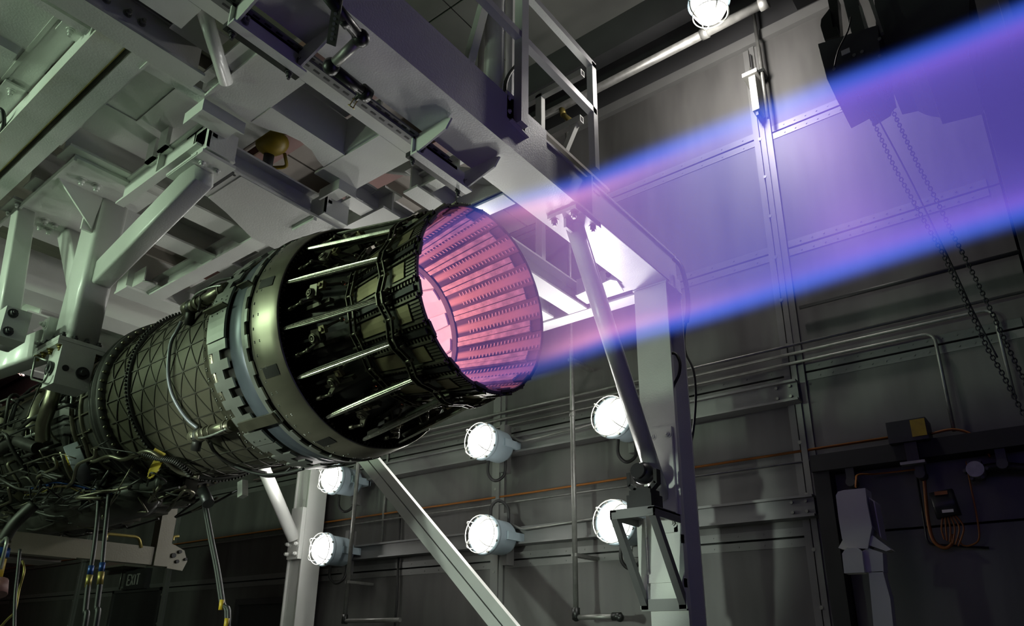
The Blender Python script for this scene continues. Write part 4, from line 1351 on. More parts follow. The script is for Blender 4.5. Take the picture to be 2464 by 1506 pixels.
# cross members between the portals beyond the nozzle
t = thing('end_beam', 'overexposed white beam joining the right post behind the nozzle', 'beam', (-3.9, 4.96, GZ))
ibeam(t, 'X', -6.6, -2.56, 4.965, GZ - 0.005, GZ + 0.20, 0.15)
t = thing('cross_beam', 'white I-beam ending at the end beam, seen just right of the nozzle rim', 'beam', (-3.13, 4.1, GZ))
ibeam(t, 'Y', 3.25, 4.885, -3.13, GZ, GZ + 0.20, 0.19)
MB().box(-3.02, -2.56, 4.70, 4.86, GZ + 0.03, GZ + 0.20).build('end_plate', 'white_paint', t)
for y in (4.74, 4.80):
    for z in (0.08, 0.14):
        bolt(t, (-2.70, 4.70, GZ + z), (0, -1, 0), r=0.015, m='bolt_steel')
MB().prism([(-2.98, 4.62, GZ + 0.0), (-2.60, 4.55, GZ), (-2.57, 4.60, GZ), (-2.62, 4.80, GZ), (-2.98, 4.80, GZ)], (0, 0, 0.014)).build('corner_gusset', 'white_paint', t)
t = thing('cross_beam', 'white beam behind the nozzle top, joining the big girder and lit by glare', 'beam', (-3.2, 3.2, GZ))
ibeam(t, 'X', -5.2, -2.56, 3.19, GZ, GZ + 0.2, 0.13)
MB().box(-2.95, -2.56, 3.10, 3.115, GZ + 0.02, GZ + 0.2).build('end_plate', 'white_paint', t)

# ---- deck of plates left of the big girder
dk = thing('deck_frame', 'pale plate deck with rectangular cut-outs, left of the big girder', 'deck', (-3.0, 2.0, GZ))


def plate(poly, z=GZ, th=0.014, name='deck_plate', m='white_paint', par=None):
    return MB().prism([(x, y, z) for x, y in poly], (0, 0, th)).build(name, m, par or dk)


plate([(-2.765, 0.6), (-2.655, 0.6), (-2.655, 2.90), (-2.765, 2.90)])
plate([(-3.27, 1.445), (-2.767, 1.445), (-2.767, 1.71), (-3.27, 1.71)])
plate([(-3.20, 1.345), (-2.767, 1.345), (-2.767, 1.43), (-3.20, 1.43)], GZ + 0.004)
plate([(-3.10, 1.12), (-2.925, 1.12), (-2.925, 1.345), (-3.10, 1.345)], GZ + 0.10)
arc = [(-3.27, 1.71)] + [(-3.45 + 0.27 * math.cos(rad(a)), 1.985 + 0.27 * math.sin(rad(a))) for a in (-40, -20, 0, 20, 40)] + [(-3.27, 2.23)]
plate([(-3.072, 1.712), (-3.072, 2.228)] + arc[::-1])
plate([(-3.37, 2.232), (-2.767, 2.232), (-2.767, 2.50), (-3.37, 2.50)])
plate([(-2.95, 0.6), (-2.767, 0.6), (-2.767, 1.12), (-2.95, 1.12)])
MB().box(-2.94, -2.935, 0.6, 1.12, GZ + 0.014, GZ + 0.14).build('deck_side', 'white_paint', dk)
MB().box(-3.27, -2.77, 1.43, 1.443, GZ - 0.012, GZ + 0.014).build('deck_lip', 'white_paint', dk)
# walls of the large cut-out
MB().box(-3.087, -3.073, 1.712, 2.23, GZ + 0.014, GZ + 0.26).build('cutout_wall', 'white_paint', dk)
MB().box(-3.07, -2.765, 2.218, 2.232, GZ + 0.014, GZ + 0.26).build('cutout_wall', 'white_paint', dk)
MB().box(-2.985, -2.975, 1.75, 2.20, GZ + 0.26, GZ + 0.27).box(-3.075, -2.93, 1.72, 2.20, GZ + 0.26, GZ + 0.27).build('cutout_channel', 'white_paint', dk)
MB().box(-2.767, -2.755, 1.712, 2.23, GZ + 0.014, GZ + 0.10).build('cutout_wall', 'white_paint', dk)
# seam welds on the plates
for x0, x1, y in ((-3.36, -3.072, 2.229), (-3.26, -3.075, 1.712)):
    MB().box(x0, x1, y - 0.002, y + 0.002, GZ - 0.002, GZ + 0.001).build('weld_seam', 'rusty_paint', dk)
# round strut rising through the small cut-out
tag(MB().cyl(at(544, 197, Z=GZ - 0.02), at(487, 14, Z=GZ + 0.05), 0.036, n=24).build('round_strut', 'white_paint'), 'round pale strut rising through the small upper cut-out of the deck', 'strut')

# ---- beams at upper left
t = thing('edge_beam', 'pale beam with a dark web, running from the top left corner to the deck', 'beam', (-3.18, 0.7, GZ - 0.03))
MB().box(-3.255, -3.115, -0.6, 1.345, GZ - 0.03, GZ - 0.014).build('bottom_flange', 'rusty_paint', t)
MB().box(-3.195, -3.18, -0.6, 1.33, GZ - 0.014, GZ + 0.19).build('web', 'white_paint', t)
MB().box(-3.255, -3.10, -0.6, 1.33, GZ + 0.19, GZ + 0.206).build('top_flange', 'white_paint', t)
MB().box(-3.09, -3.075, -0.6, 1.38, GZ + 0.12, GZ + 0.16).build('edge_angle', 'dark_paint', t)
for y in (0.85, 0.95, 1.02):
    bolt(t, (-3.18, y, GZ + 0.10), (1, 0, 0), r=0.014, m='bolt_steel')
MB().box(-3.38, -3.33, -0.6, 0.86, GZ + 0.015, GZ + 0.06).build('side_angle', 'white_paint', t)
t = thing('rusty_channel', 'pale channel with a rust-stained edge beside a black gap, upper left', 'beam', (-4.6, 0.94, GZ))
MB().box(-6.6, -3.262, 0.873, 1.012, GZ, GZ + 0.012).build('flange', 'rusty_paint', t)
MB().box(-6.6, -3.262, 0.873, 0.883, GZ + 0.012, GZ + 0.10).build('web', 'white_paint', t)
MB().box(-6.6, -3.262, 1.008, 1.014, GZ - 0.002, GZ + 0.012).build('rust_edge', 'brass', t)
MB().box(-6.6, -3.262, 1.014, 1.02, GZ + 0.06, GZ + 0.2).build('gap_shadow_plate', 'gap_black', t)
MB().box(-3.345, -3.262, 0.80, 0.873, GZ + 0.05, GZ + 0.06).build('end_tab', 'white_paint', t)
t = thing('frame_channel', 'pale channel right of the black gap, edging the recessed ceiling panel at upper left', 'beam', (-4.6, 1.09, GZ))
MB().box(-6.6, -3.27, 1.045, 1.132, GZ, GZ + 0.012).build('flange', 'white_paint', t)
MB().box(-6.6, -3.27, 1.045, 1.055, GZ + 0.012, GZ + 0.12).build('web', 'white_paint', t)
MB().box(-3.358, -3.265, 1.132, 1.445, GZ, GZ + 0.012).build('cross_flange', 'white_paint', t)
MB().box(-3.365, -3.262, 1.122, 1.136, GZ - 0.006, GZ + 0.002).build('weld_bead', 'white_paint', t)
t = thing('recess_panel', 'recessed pale metal panel half in shadow between the upper left channels', 'panel', (-4.2, 1.5, GZ + 0.2))
MB().box(-4.38, -3.36, 1.13, 1.95, GZ + 0.20, GZ + 0.21).build('panel_sheet', 'white_paint', t)
MB().box(-4.38, -3.36, 1.134, 1.144, GZ + 0.012, GZ + 0.20).build('panel_side', 'white_paint', t)
MB().box(-3.372, -3.36, 1.145, 1.45, GZ + 0.012, GZ + 0.20).build('panel_side', 'white_paint', t)
MB().box(-4.05, -3.42, 1.40, 1.408, GZ + 0.192, GZ + 0.2).box(-4.05, -4.042, 1.20, 1.40, GZ + 0.192, GZ + 0.2).build('panel_fold', 'white_paint', t)
t = thing('ribbed_panel', 'ribbed pale ceiling panel filling the top left corner', 'panel', (-4.4, 0.3, GZ + 0.12))
MB().box(-6.4, -3.36, -0.9, 0.872, GZ + 0.12, GZ + 0.13).build('panel_sheet', 'white_paint', t)
for x in (-3.95, -4.28, -4.62, -4.95):
    MB().prism([(x - 0.05, -0.9, GZ + 0.12), (x - 0.02, -0.9, GZ + 0.09), (x + 0.06, -0.9, GZ + 0.09), (x + 0.09, -0.9, GZ + 0.12)], (0, 1.62, 0)).build('panel_rib', 'white_paint', t)
MB().box(-6.4, -3.36, 0.74, 0.76, GZ + 0.115, GZ + 0.12).build('panel_seam', 'rusty_paint', t)
for p in ((171, 70), (28, 215)):
    q = at(*p, Z=GZ + 0.10)
    c_ = MB().box(q.x - 0.06, q.x + 0.06, q.y - 0.05, q.y + 0.05, GZ + 0.092, GZ + 0.104).build('clip_plate', 'white_paint', t)
    bolt(c_, (q.x, q.y, GZ + 0.092), r=0.015, m='white_paint')
pts = [at(0, 262, Z=GZ + 0.05), at(8, 272, Z=GZ + 0.03), at(9, 300, Z=GZ + 0.02), at(0, 325, Z=GZ + 0.02)]
tag(MB().tube(pts, 0.012, n=8).build('cable_loop', 'rubber'), 'black cable loop at the left edge under the ribbed panel', 'cable')

# ---- hanger beam over the engine, with blocks to the deck
t = thing('hanger_beam', 'dark-webbed pale I-beam with bolt holes, slung over the engine duct', 'beam', (-3.72, 2.1, 3.85))
MB().box(-3.92, -3.556, 1.60, 2.64, 3.85, 3.866).build('bottom_flange', 'white_paint', t)
MB().box(-3.68, -3.664, 1.60, 2.64, 3.866, 4.05).build('web', 'white_paint', t)
MB().box(-3.78, -3.60, 1.60, 2.46, 4.05, 4.064).build('top_flange', 'white_paint', t)
for y in (1.635, 1.73):
    bolt(t, (-3.60, y, 3.85), r=0.020, h=0.024)
bolt(t, (-3.60, 2.60, 3.85), r=0.020, h=0.024)
for y in (1.83, 2.34):
    MB().cyl((-3.585, y, 3.8505), (-3.585, y, 3.848), 0.009, n=10).build('bolt_hole', 'gap_black', t)
MB().box(-3.92, -3.56, 1.785, 1.815, 3.835, 3.85).build('cross_bar', 'dark_paint', t)
MB().box(-3.80, -3.57, 2.40, 2.425, 3.83, 3.85).build('cross_bar', 'white_paint', t)
plate([(-3.92, 1.86), (-3.56, 1.86), (-3.56, 2.38), (-3.80, 2.55), (-4.12, 2.62), (-4.12, 2.30), (-3.98, 2.02)], 3.846, 0.006, 'gusset_plate', par=t)
for y0, y1, lb in ((1.60, 1.775, 'grey box bracket hung under the deck at the near end of the hanger beam'), (2.43, 2.62, 'grey box bracket at the far end of the hanger beam, above the engine')):
    h = thing('hanger_bracket', lb, 'bracket', (-3.52, (y0 + y1) / 2, 3.87))
    MB().box(-3.512, -3.50, y0, y1, 3.87, 4.045).build('face_plate', 'white_paint', h)
    MB().box(-3.66, -3.50, y0, y0 + 0.012, 3.87, 4.03).build('side_plate', 'white_paint', h)
    MB().box(-3.662, -3.498, y0 - 0.004, y1 + 0.004, 3.866, 3.876).build('foot_plate', 'white_paint', h)
    MB().box(-3.66, -3.50, y0 + 0.02, y0 + 0.05, 3.96, 3.985).build('inner_rib', 'white_paint', h)
    bolt(h, (-3.56, y0 + 0.07, 3.955), r=0.014, m='bolt_steel')
for y0, y1, x0, lb in ((1.445, 1.70, -3.30, 'welded seat under the deck edge above the near hanger bracket'), (2.36, 2.50, -3.28, 'welded seat under the deck edge above the far hanger bracket')):
    s2 = thing('seat_angle', lb, 'bracket', (x0, y0, GZ - 0.06))
    MB().box(x0 - 0.012, x0, y0, y1, GZ - 0.075, GZ).build('plate', 'white_paint', s2)
    MB().box(x0 - 0.20, x0 - 0.012, y0, y0 + 0.012, GZ - 0.075, GZ).build('end_plate', 'white_paint', s2)
    MB().box(x0 - 0.2, x0 - 0.012, y0 + 0.03, y1, GZ - 0.012, GZ - 0.004).build('shim_pack', 'white_paint', s2)
# beam along the hall from the pylon head to the hanger beam
t = thing('link_beam', 'bright pale beam between the pylon head and the hanger beam', 'beam', (-4.0, 1.60, 3.87))
MB().box(-4.55, -3.56, 1.565, 1.62, 3.90, 3.914).build('bottom_flange', 'white_paint', t)
MB().box(-4.55, -3.54, 1.60, 1.612, 3.914, 4.075).build('web', 'white_paint', t)
MB().box(-4.55, -3.54, 1.575, 1.62, 4.065, 4.08).build('top_flange', 'white_paint', t)
MB().box(-3.90, -3.56, 1.575, 1.60, 3.835, 3.85).build('edge_bar', 'white_paint', t)
MB().box(-4.03, -4.02, 1.56, 1.60, 3.914, 4.065).build('stiffener', 'white_paint', t)
tag(MB().tube([at(345, 400, Y=1.75), at(375, 375, Y=1.75), at(400, 355, Y=1.76), at(432, 332, Y=1.78)], 0.020, n=8).build('black_hose', 'rubber'), 'black hose behind the bright link beam, under the recessed panel', 'hose')
pc = at(432, 332, Y=1.80)
tag(MB().cbox(pc, (0.10, 0.10, 0.09)).cbox(pc + Vector((0.05, -0.02, 0.04)), (0.08, 0.06, 0.06)).build('hose_valve', 'black_plastic'), 'small black valve body at the end of the black hose', 'valve')
for p in ((395, 345), (365, 372)):
    q = at(*p, Z=GZ + 0.1)
    tag(MB().box(q.x - 0.05, q.x + 0.05, q.y - 0.012, q.y + 0.012, GZ + 0.05, GZ + 0.199).box(q.x - 0.05, q.x + 0.05, q.y - 0.012, q.y + 0.05, GZ + 0.05, GZ + 0.062).build('panel_cleat', 'white_paint'),
        'small pale angle cleat above the black hose, %s of two' % ('right' if p[0] > 380 else 'left'), 'cleat', 'cleats under the recessed panel')

# ---- pylon that carries the engine
py = thing('engine_pylon', 'heavy pale green-white pylon with slanted braces, bolted to the engine mount block', 'pylon', (-4.9, 1.65, 2.97))
MB().bar((-4.925, 1.655, 2.97), (-4.925, 1.655, 4.07), 0.27, 0.19, up=(0, 1, 0), bev=0.035).build('column', 'white_paint', py)
MB().bar((-4.80, 1.675, 3.50), (-3.64, 1.675, 3.80), 0.12, 0.17, up=(0, 0, 1), bev=0.018).build('slant_brace', 'white_paint', py)
MB().bar((-4.98, 1.65, 3.42), (-5.50, 1.65, 4.06), 0.14, 0.15, up=(1, 0, 0), bev=0.02).build('slant_brace', 'white_paint', py)
MB().prism([(-3.90, 1.58, 3.83), (-3.50, 1.58, 3.83), (-3.50, 1.79, 3.83), (-3.90, 1.79, 3.83)], (0, 0, 0.02)).build('brace_foot', 'white_paint', py)
MB().box(-5.75, -4.49, 1.258, 1.80, 4.052, 4.072).build('head_plate', 'white_paint', py)
MB().box(-5.75, -4.49, 1.258, 1.274, 4.03, 4.052).build('plate_lip', 'white_paint', py)
MB().prism([(-4.80, 1.29, 4.052), (-4.80, 1.57, 4.052), (-4.80, 1.545, 3.80)], (-0.014, 0, 0)).build('gusset', 'white_paint', py)
MB().prism([(-4.802, 1.60, 4.052), (-4.802, 1.86, 4.052), (-4.802, 1.86, 3.9), (-4.802, 1.75, 3.52), (-4.802, 1.66, 3.52)], (-0.012, 0, 0)).build('side_gusset', 'white_paint', py)
MB().box(-4.835, -4.815, 1.49, 1.56, 3.78, 4.05).build('stiffener', 'white_paint', py)
for p in ((197, 432), (233, 447)):
    q = at(*p, Z=4.05)
    bolt(py, (q.x, q.y, 4.052), r=0.022, h=0.028)
for p in ((97, 543), (110, 530), (118, 553), (134, 541)):
    q = at(*p, Z=4.05)
    bolt(py, (q.x, q.y, 4.052), r=0.020, h=0.026)
# clamp flanges at the foot
MB().box(-5.13, -4.752, 1.500, 1.782, 2.972, 2.998).build('upper_flange', 'white_paint', py)
MB().box(-5.13, -4.752, 1.500, 1.782, 2.943, 2.970).build('lower_flange', 'white_paint', py)
blk = MB().box(-4.93, -4.752, 1.528, 1.728, 2.69, 2.943).build('mount_block', 'white_paint', py)
MB().cyl((-4.754, 1.575, 2.80), (-4.748, 1.575, 2.80), 0.020, n=16).build('hole', 'gap_black', blk)
MB().cyl((-4.752, 1.675, 2.795), (-4.742, 1.675, 2.795), 0.040, n=20).cyl((-4.742, 1.675, 2.795), (-4.715, 1.675, 2.795), 0.026, 0.018, n=16).build('trunnion_pin', 'black_plastic', blk)
for y in (1.53, 1.60, 1.67, 1.745):
    bolt(py, (-4.785, y, 2.998), (0, 0, 1), r=0.018, h=0.018, m='black_plastic')
    bolt(py, (-4.785, y, 2.943), (0, 0, -1), r=0.018, h=0.016, m='brass')
for x in (-5.09, -5.0, -4.90):
    bolt(py, (x, 1.518, 2.943), (0, 0, -1), r=0.016, h=0.016, m='brass')
    bolt(py, (x, 1.518, 2.998), (0, 0, 1), r=0.016, h=0.016, m='black_plastic')
# wire handle clip on the block
hp = [at(*p, Y=1.50) for p in ((113, 868), (86, 858), (84, 868), (76, 905), (76, 912), (104, 920), (112, 908), (116, 897))]
MB().tube(elbowed(hp, 0.02, 3), 0.007, n=8, sub=1).build('lock_wire_handle', 'bolt_steel', py)
MB().lathe([(-0.01, 0.02), (-0.01, 0.045), (0.01, 0.045), (0.01, 0.02)], (-4.84, 1.518, 2.80), 'Y', 20, closed=True).build('lock_disc', 'black_plastic', py)
# bolted side clamp and strut to the left
MB().box(-5.16, -5.07, 1.52, 1.60, 2.99, 3.22).build('side_clamp', 'white_paint', py)
for z in (3.03, 3.17):
    bolt(py, (-5.11, 1.52, z), (0, -1, 0), r=0.020, h=0.02)
MB().bar((-5.14, 1.56, 3.04), (-7.0, 1.56, 3.22), 0.13, 0.20, up=(0, 0, 1), bev=0.02).build('side_strut', 'white_paint', py)

# second hanging strut at the left edge
t = thing('hanging_strut', 'slender pale strut at the left edge, bolted under the pylon head', 'strut', (-5.4, 1.31, 4.03))
a_, b_ = at(58, 508, Y=1.31), at(5, 830, Y=1.31)
MB().bar(a_, b_, 0.12, 0.12, up=(0, 1, 0), bev=0.015).build('tube', 'white_paint', t)
MB().box(a_.x - 0.12, a_.x + 0.12, 1.20, 1.44, a_.z, a_.z + 0.02).build('head_plate', 'white_paint', t)
for dx in (-0.08, 0.08):
    bolt(t, (a_.x + dx, 1.24, a_.z), r=0.014, m='white_paint')
c_ = at(22, 790, Y=1.31)
MB().cbox(c_, (0.22, 0.14, 0.2)).build('clamp_block', 'white_paint', t)
for dz in (-0.06, 0.06):
    bolt(t, c_ + Vector((0.11, -0.03, dz)), (1, 0, 0), r=0.02, h=0.03, m='dark_paint')

# I-beams that sit on the pylon head
for k, (x, lb) in enumerate(((-4.52, 'pale I-beam end above the pylon head, nearer the deck'), (-5.05, 'pale I-beam end above the pylon head, toward the left edge'))):
    t = thing('head_beam', lb, 'beam', (x, 2.2, 4.073), 'beams on the pylon head')
    ibeam(t, 'Y', 1.20, 3.15, x, 4.073, 4.30, 0.20)
# beams behind the engine
def bbeam(axis, a0, a1, c, z0, z1, wid, lb, m='white_paint', nm='rear_beam'):
    t = thing(nm, lb, 'beam', ((a0 + a1) / 2, c, z0) if axis == 'X' else (c, (a0 + a1) / 2, z0))
    ibeam(t, axis, a0, a1, c, z0, z1, wid, m=m)
    return t


t = thing('box_girder', 'grey box girder behind the pylon, sloping down to the duct', 'beam', (-6.0, 2.9, 4.02))
MB().box(-6.08, -5.9, 2.25, 4.8, 4.02, 4.36).build('box', 'white_paint', t)
MB().box(-6.10, -5.88, 2.25, 4.8, 4.0, 4.02).build('bottom_plate', 'white_paint', t)
MB().prism([(-5.9, 2.30, 4.02), (-5.72, 2.30, 4.02), (-5.70, 2.34, 4.02), (-5.70, 2.52, 4.02), (-5.76, 2.58, 4.02), (-5.9, 2.58, 4.02)], (0, 0, 0.012)).build('end_bracket', 'white_paint', t)
MB().box(-5.9, -5.70, 2.30, 2.31, 4.03, 4.16).build('end_bracket', 'white_paint', t)
bbeam('X', -5.88, -3.95, 2.50, GZ, GZ + 0.16, 0.12, 'pale beam above the actuator ring, running toward the pylon')
bbeam('X', -5.88, -3.3, 2.83, GZ, GZ + 0.18, 0.16, 'pale beam just over the top of the shroud ring')
bbeam('Y', 2.55, 4.88, -3.45, GZ + 0.01, GZ + 0.19, 0.13, 'pale cross beam end seen above the nozzle cage')
bbeam('Y', 2.7, 3.12, -2.99, GZ - 0.02, GZ + 0.17, 0.13, 'short I-beam with a visible end, above the nozzle rim')
bbeam('X', -3.05, -2.66, 2.80, GZ + 0.02, GZ + 0.14, 0.09, 'small pale beam linking the deck edge above the nozzle')
bbeam('X', -9.5, -6.95, 2.0, 3.95, 4.20, 0.2, 'pale rear beam beyond the pylon at the left')
bbeam('X', -9.5, -6.95, 3.1, 3.95, 4.20, 0.2, 'pale rear beam low behind the pylon column')
bbeam('Y', 0.8, 4.8, -7.6, 4.0, 4.25, 0.2, 'distant pale beam crossing behind the hanging strut')
bbeam('Y', 0.8, 4.8, -8.8, 4.0, 4.25, 0.2, 'farthest pale cross beam at the left, above the engine core')
tag(MB().cyl((-3.35, 2.62, 4.30), (-2.62, 3.10, 4.14), 0.05, n=24).build('round_brace', 'white_paint'), 'round pale brace behind the angle brackets, above the nozzle', 'brace')
# roof seen through the frame: red purlins and decking
for k, (y, x0, x1) in enumerate(((2.1, -6.4, -3.0), (2.55, -6.4, -3.0), (3.3, -9.0, -3.0))):
    t = thing('roof_purlin', ['reddish roof purlin seen through the gap beside the slanted brace', 'reddish roof purlin in the gap above the actuator', 'reddish roof purlin low behind the pylon'][k], 'beam', (-5, y, 4.9))
    MB().box(x0, x1, y, y + 0.05, 4.90, 5.06).build('web', 'red_steel', t)
    MB().box(x0, x1, y - 0.05, y + 0.10, 4.88, 4.90).build('flange', 'red_steel', t)
t = thing('service_platform', 'brownish plate floor seen up through the gaps of the frame', 'platform', (-5.5, 2.9, 5.1))
for k in range(7):
    x = -9.4 + k * 0.95
    MB().box(x, x + 0.93, 0.6, 4.9, 5.10, 5.13).build('floor_plate', 'roof_deck', t)
    MB().box(x + 0.40, x + 0.44, 0.6, 4.9, 5.0, 5.10).build('floor_rib', 'roof_deck', t)

# ---- slotted rails, angle brackets and sprinkler line along the big girder
t = thing('slotted_rail', 'long grey slotted strut rail beside the big girder, with paired slot rows', 'rail', (-2.62, 1.8, GZ - 0.035))
MB().box(-2.655, -2.60, 0.6, 2.72, GZ - 0.03, GZ - 0.004).build('rail', 'girt_metal', t)
MB().box(-2.598, -2.57, 0.6, 2.62, GZ - 0.015, GZ - 0.004).build('rail', 'girt_metal', t)
sl0 = None
for k in range(26):
    y = 1.02 + k * 0.064
    for x in (-2.628, -2.585):
        z = GZ - 0.0302 if x < -2.6 else GZ - 0.0152
        o = MB().box(x - 0.006, x + 0.006, y, y + 0.036, z - 0.0006, z).build('slot', 'gap_black', t)


def angle_bracket(y0, y1, lb):
    t = thing('angle_bracket', lb, 'bracket', (-2.48, (y0 + y1) / 2, 3.85), 'angle brackets under the girder')
    MB().prism([(-2.60, y1, 3.87), (-2.36, y1, 3.93), (-2.32, y1, 3.985), (-2.36, y1, 4.0), (-2.60, y1, 4.0)], (0, -0.012, 0)).build('end_gusset', 'white_paint', t)
    MB().prism([(-2.60, y0, 3.87), (-2.36, y0, 3.93), (-2.32, y0, 3.985), (-2.36, y0, 4.0), (-2.60, y0, 4.0)], (0, 0.012, 0)).build('end_gusset', 'white_paint', t)
    MB().box(-2.612, -2.60, y0 - 0.02, y1 + 0.02, 3.865, 3.99).build('back_plate', 'white_paint', t)
    MB().box(-2.612, -2.56, y0 - 0.02, y1 + 0.02, 3.853, 3.866).build('foot_flange', 'white_paint', t)
    MB().box(-2.65, -2.612, y0 - 0.02, y1 + 0.02, 3.855, 3.885).build('packing_strip', 'black_pipe', t)
    for y in (y0 + 0.02, y1 - 0.03):
        bolt(t, (-2.632, y, 3.855), r=0.013, m='dark_paint')
        bolt(t, (-2.60, y + 0.03, 3.93), (1, 0, 0), r=0.014, m='bolt_steel')
    return t


angle_bracket(2.36, 2.80, 'pale angle bracket with gusseted ends below the girder, nearer the nozzle')
angle_bracket(1.20, 1.56, 'pale angle bracket with gusseted ends under the girder at the top edge')
sp = thing('sprinkler_branch', 'dark threaded sprinkler pipe with elbows under the big girder, ending in a small sprinkler head', 'pipe', (-2.4, 1.7, 3.84))
zp = 3.86
e0, e1, e2, e3 = at(780, -20, Z=zp + 0.04), at(868, 92, Z=zp + 0.04), at(797, 160, Z=zp), at(880, 226, Z=zp)
MB().cyl(e0, e1, 0.028, n=14).build('pipe', 'black_pipe', sp)
MB().cyl(e1, e2, 0.026, n=14).build('pipe', 'galvanised', sp)
MB().cyl(e2, e3, 0.028, n=14).build('pipe', 'black_pipe', sp)
for e in (e1, e2):
    MB().sphere(e, 0.043, 14, 8).build('elbow', 'black_pipe', sp)
dd = (e3 - e2).normalized()
MB().cyl(e3 - dd * 0.03, e3 + dd * 0.02, 0.040, n=14).build('end_tee', 'black_pipe', sp)
MB().cyl(at(825, 42, Z=zp + 0.04), at(838, 58, Z=zp + 0.04), 0.031, n=14).build('coupling', 'black_pipe', sp)
hd = at(848, 243, Z=zp - 0.02)
hs = MB().cyl(e3 - dd * 0.02, e3 - dd * 0.02 + Vector((-0.05, 0, -0.02)), 0.013, n=10)
hs.build('head_nipple', 'black_pipe', sp)
q = e3 - dd * 0.02 + Vector((-0.05, 0, -0.02))
MB().bar(q + Vector((0, -0.010, 0)), q + Vector((-0.03, -0.012, -0.03)), 0.004, 0.005).bar(q + Vector((0, 0.010, 0)), q + Vector((-0.03, 0.012, -0.03)), 0.004, 0.005).cyl(q + Vector((-0.03, 0, -0.03)), q + Vector((-0.034, 0, -0.034)), 0.020, n=10).build('sprinkler_head', 'brass', sp)
hg_ = thing('pipe_hanger', 'dark slotted hanger strip crossing the sprinkler pipe at the top edge', 'hanger', (-2.3, 1.4, 3.9))
a_, b_ = at(815, -15, Z=3.92), at(797, 108, Z=3.80)
MB().bar(a_, b_, 0.008, 0.045, up=(1, 0.3, 0)).build('strip', 'black_pipe', hg_)
for k in range(9):
    p = a_.lerp(b_, 0.1 + 0.1 * k)
    MB().cyl(p + Vector((0.006, -0.006, -0.003)), p + Vector((0.0075, -0.0075, -0.004)), 0.008, n=8).build('slot', 'wall_strip', hg_)

# ---- guard rail on top of the big girder
gr = thing('guard_rail', 'grey square-tube guard rail standing on the big girder', 'railing', (-2.2, 3.2, 4.18))
XR_ = -2.195
MB().box(XR_ - 0.03, XR_ + 0.03, 2.80, 2.87, 4.18, 6.0).build('rail_post', 'white_paint', gr)
MB().box(XR_ - 0.025, XR_ + 0.025, 3.655, 3.71, 4.36, 5.30).build('rail_post', 'white_paint', gr)
MB().box(XR_ - 0.025, XR_ + 0.025, 0.6, 3.70, 4.83, 4.88).build('mid_rail', 'white_paint', gr)
MB().box(XR_ - 0.025, XR_ + 0.025, 0.6, 3.71, 5.26, 5.31).build('top_rail', 'white_paint', gr)
MB().box(XR_ - 0.05, XR_ - 0.033, 2.74, 2.92, 4.20, 4.40).build('post_shoe', 'white_paint', gr)
MB().bar((XR_ - 0.02, 2.76, 4.185), (XR_ - 0.02, 2.93, 4.16), 0.025, 0.01).build('post_foot', 'white_paint', gr)
for z in (4.25, 4.35):
    bolt(gr, (XR_ - 0.033, 2.76, z), (1, 0, 0), r=0.010, h=0.01, m='white_paint', stud=False)
gr2 = thing('guard_rail', 'grey square-tube guard rail behind the first one, along the hall, with open tube ends', 'railing', (-3.3, 4.8, 5.4))
ra, rb, rc, rd = at(1262, 252, Y=4.6), at(1402, 175, Y=4.6), at(1315, 330, Y=4.6), at(1400, 285, Y=4.6)
zt, zm = (ra.z + rb.z) / 2, (rc.z + rd.z) / 2
for z, x0, x1 in ((zt, ra.x - 1.0, rb.x), (zm, rc.x - 1.0, rd.x)):
    MB().box(x0, x1, 4.57, 4.63, z - 0.035, z + 0.035).build('rail', 'white_paint', gr2)
    MB().box(x1 + 0.0005, x1 + 0.001, 4.58, 4.62, z - 0.024, z + 0.024).build('tube_end', 'gap_black', gr2)
xq = at(1300, 280, Y=4.6).x
MB().box(xq - 0.035, xq + 0.035, 4.57, 4.63, GZ + 0.4, zt).build('rail_post', 'white_paint', gr2)
MB().bar((rd.x - 0.05, 4.60, zm), (rd.x - 0.45, 4.60, zm - 0.75), 0.05, 0.05, up=(0, 1, 0)).build('rail_brace', 'white_paint', gr2)
# columns and pipe rising from the girder
for (pa, wd, nm, lb, cyl_) in (((1190, 100), 0.072, 'riser_pipe', 'fat glossy grey riser pipe behind the guard rail', True), ((1232, 60), 0.03, 'riser_tube', 'thin grey upright tube just left of the guard rail post', False)):
    p = at(*pa, X=-2.62 if cyl_ else -2.55)
    if cyl_:
        o = thing(nm, lb, 'pipe', (p.x, p.y, GZ + 0.365))
        MB().cyl((p.x, p.y, GZ + 0.365), (p.x, p.y, 7.9), wd, n=28).build('pipe', 'white_paint', o)
        MB().cyl((p.x, p.y, GZ + 0.365), (p.x, p.y, GZ + 0.385), wd * 1.7, n=24).build('base_flange', 'white_paint', o)
    else:
        o = thing(nm, lb, 'pipe', (p.x, p.y, GZ + 0.365))
        MB().box(p.x - wd, p.x + wd, p.y - wd, p.y + wd, GZ + 0.365, 7.9).build('tube', 'white_paint', o)
p = at(1172, 30, X=-2.95)
tag(MB().cyl((p.x, p.y, GZ + 0.37), (p.x, p.y, 7.9), 0.06, n=20).build('riser_pipe', 'white_paint'), 'second grey riser pipe half hidden by the fat one', 'pipe')
a_, b_ = at(1128, 150, X=-2.45), at(1168, 0, X=-2.45)
tag(MB().bar(a_ + (a_ - b_) * 0.3, b_ + (b_ - a_), 0.05, 0.06, up=(0, 1, 0)).build('roof_brace', 'white_paint'), 'pale slanted flat brace rising to the left of the riser pipe', 'brace')
tag(MB().tube([at(1240, 160, X=-2.5), at(1225, 180, X=-2.5), at(1216, 205, X=-2.5), at(1216, 240, X=-2.5)], 0.014, n=8).build('black_cable', 'rubber'), 'black cable bending down behind the guard rail post', 'cable')

# ================================================================== hoist and chains
HY = 4.6


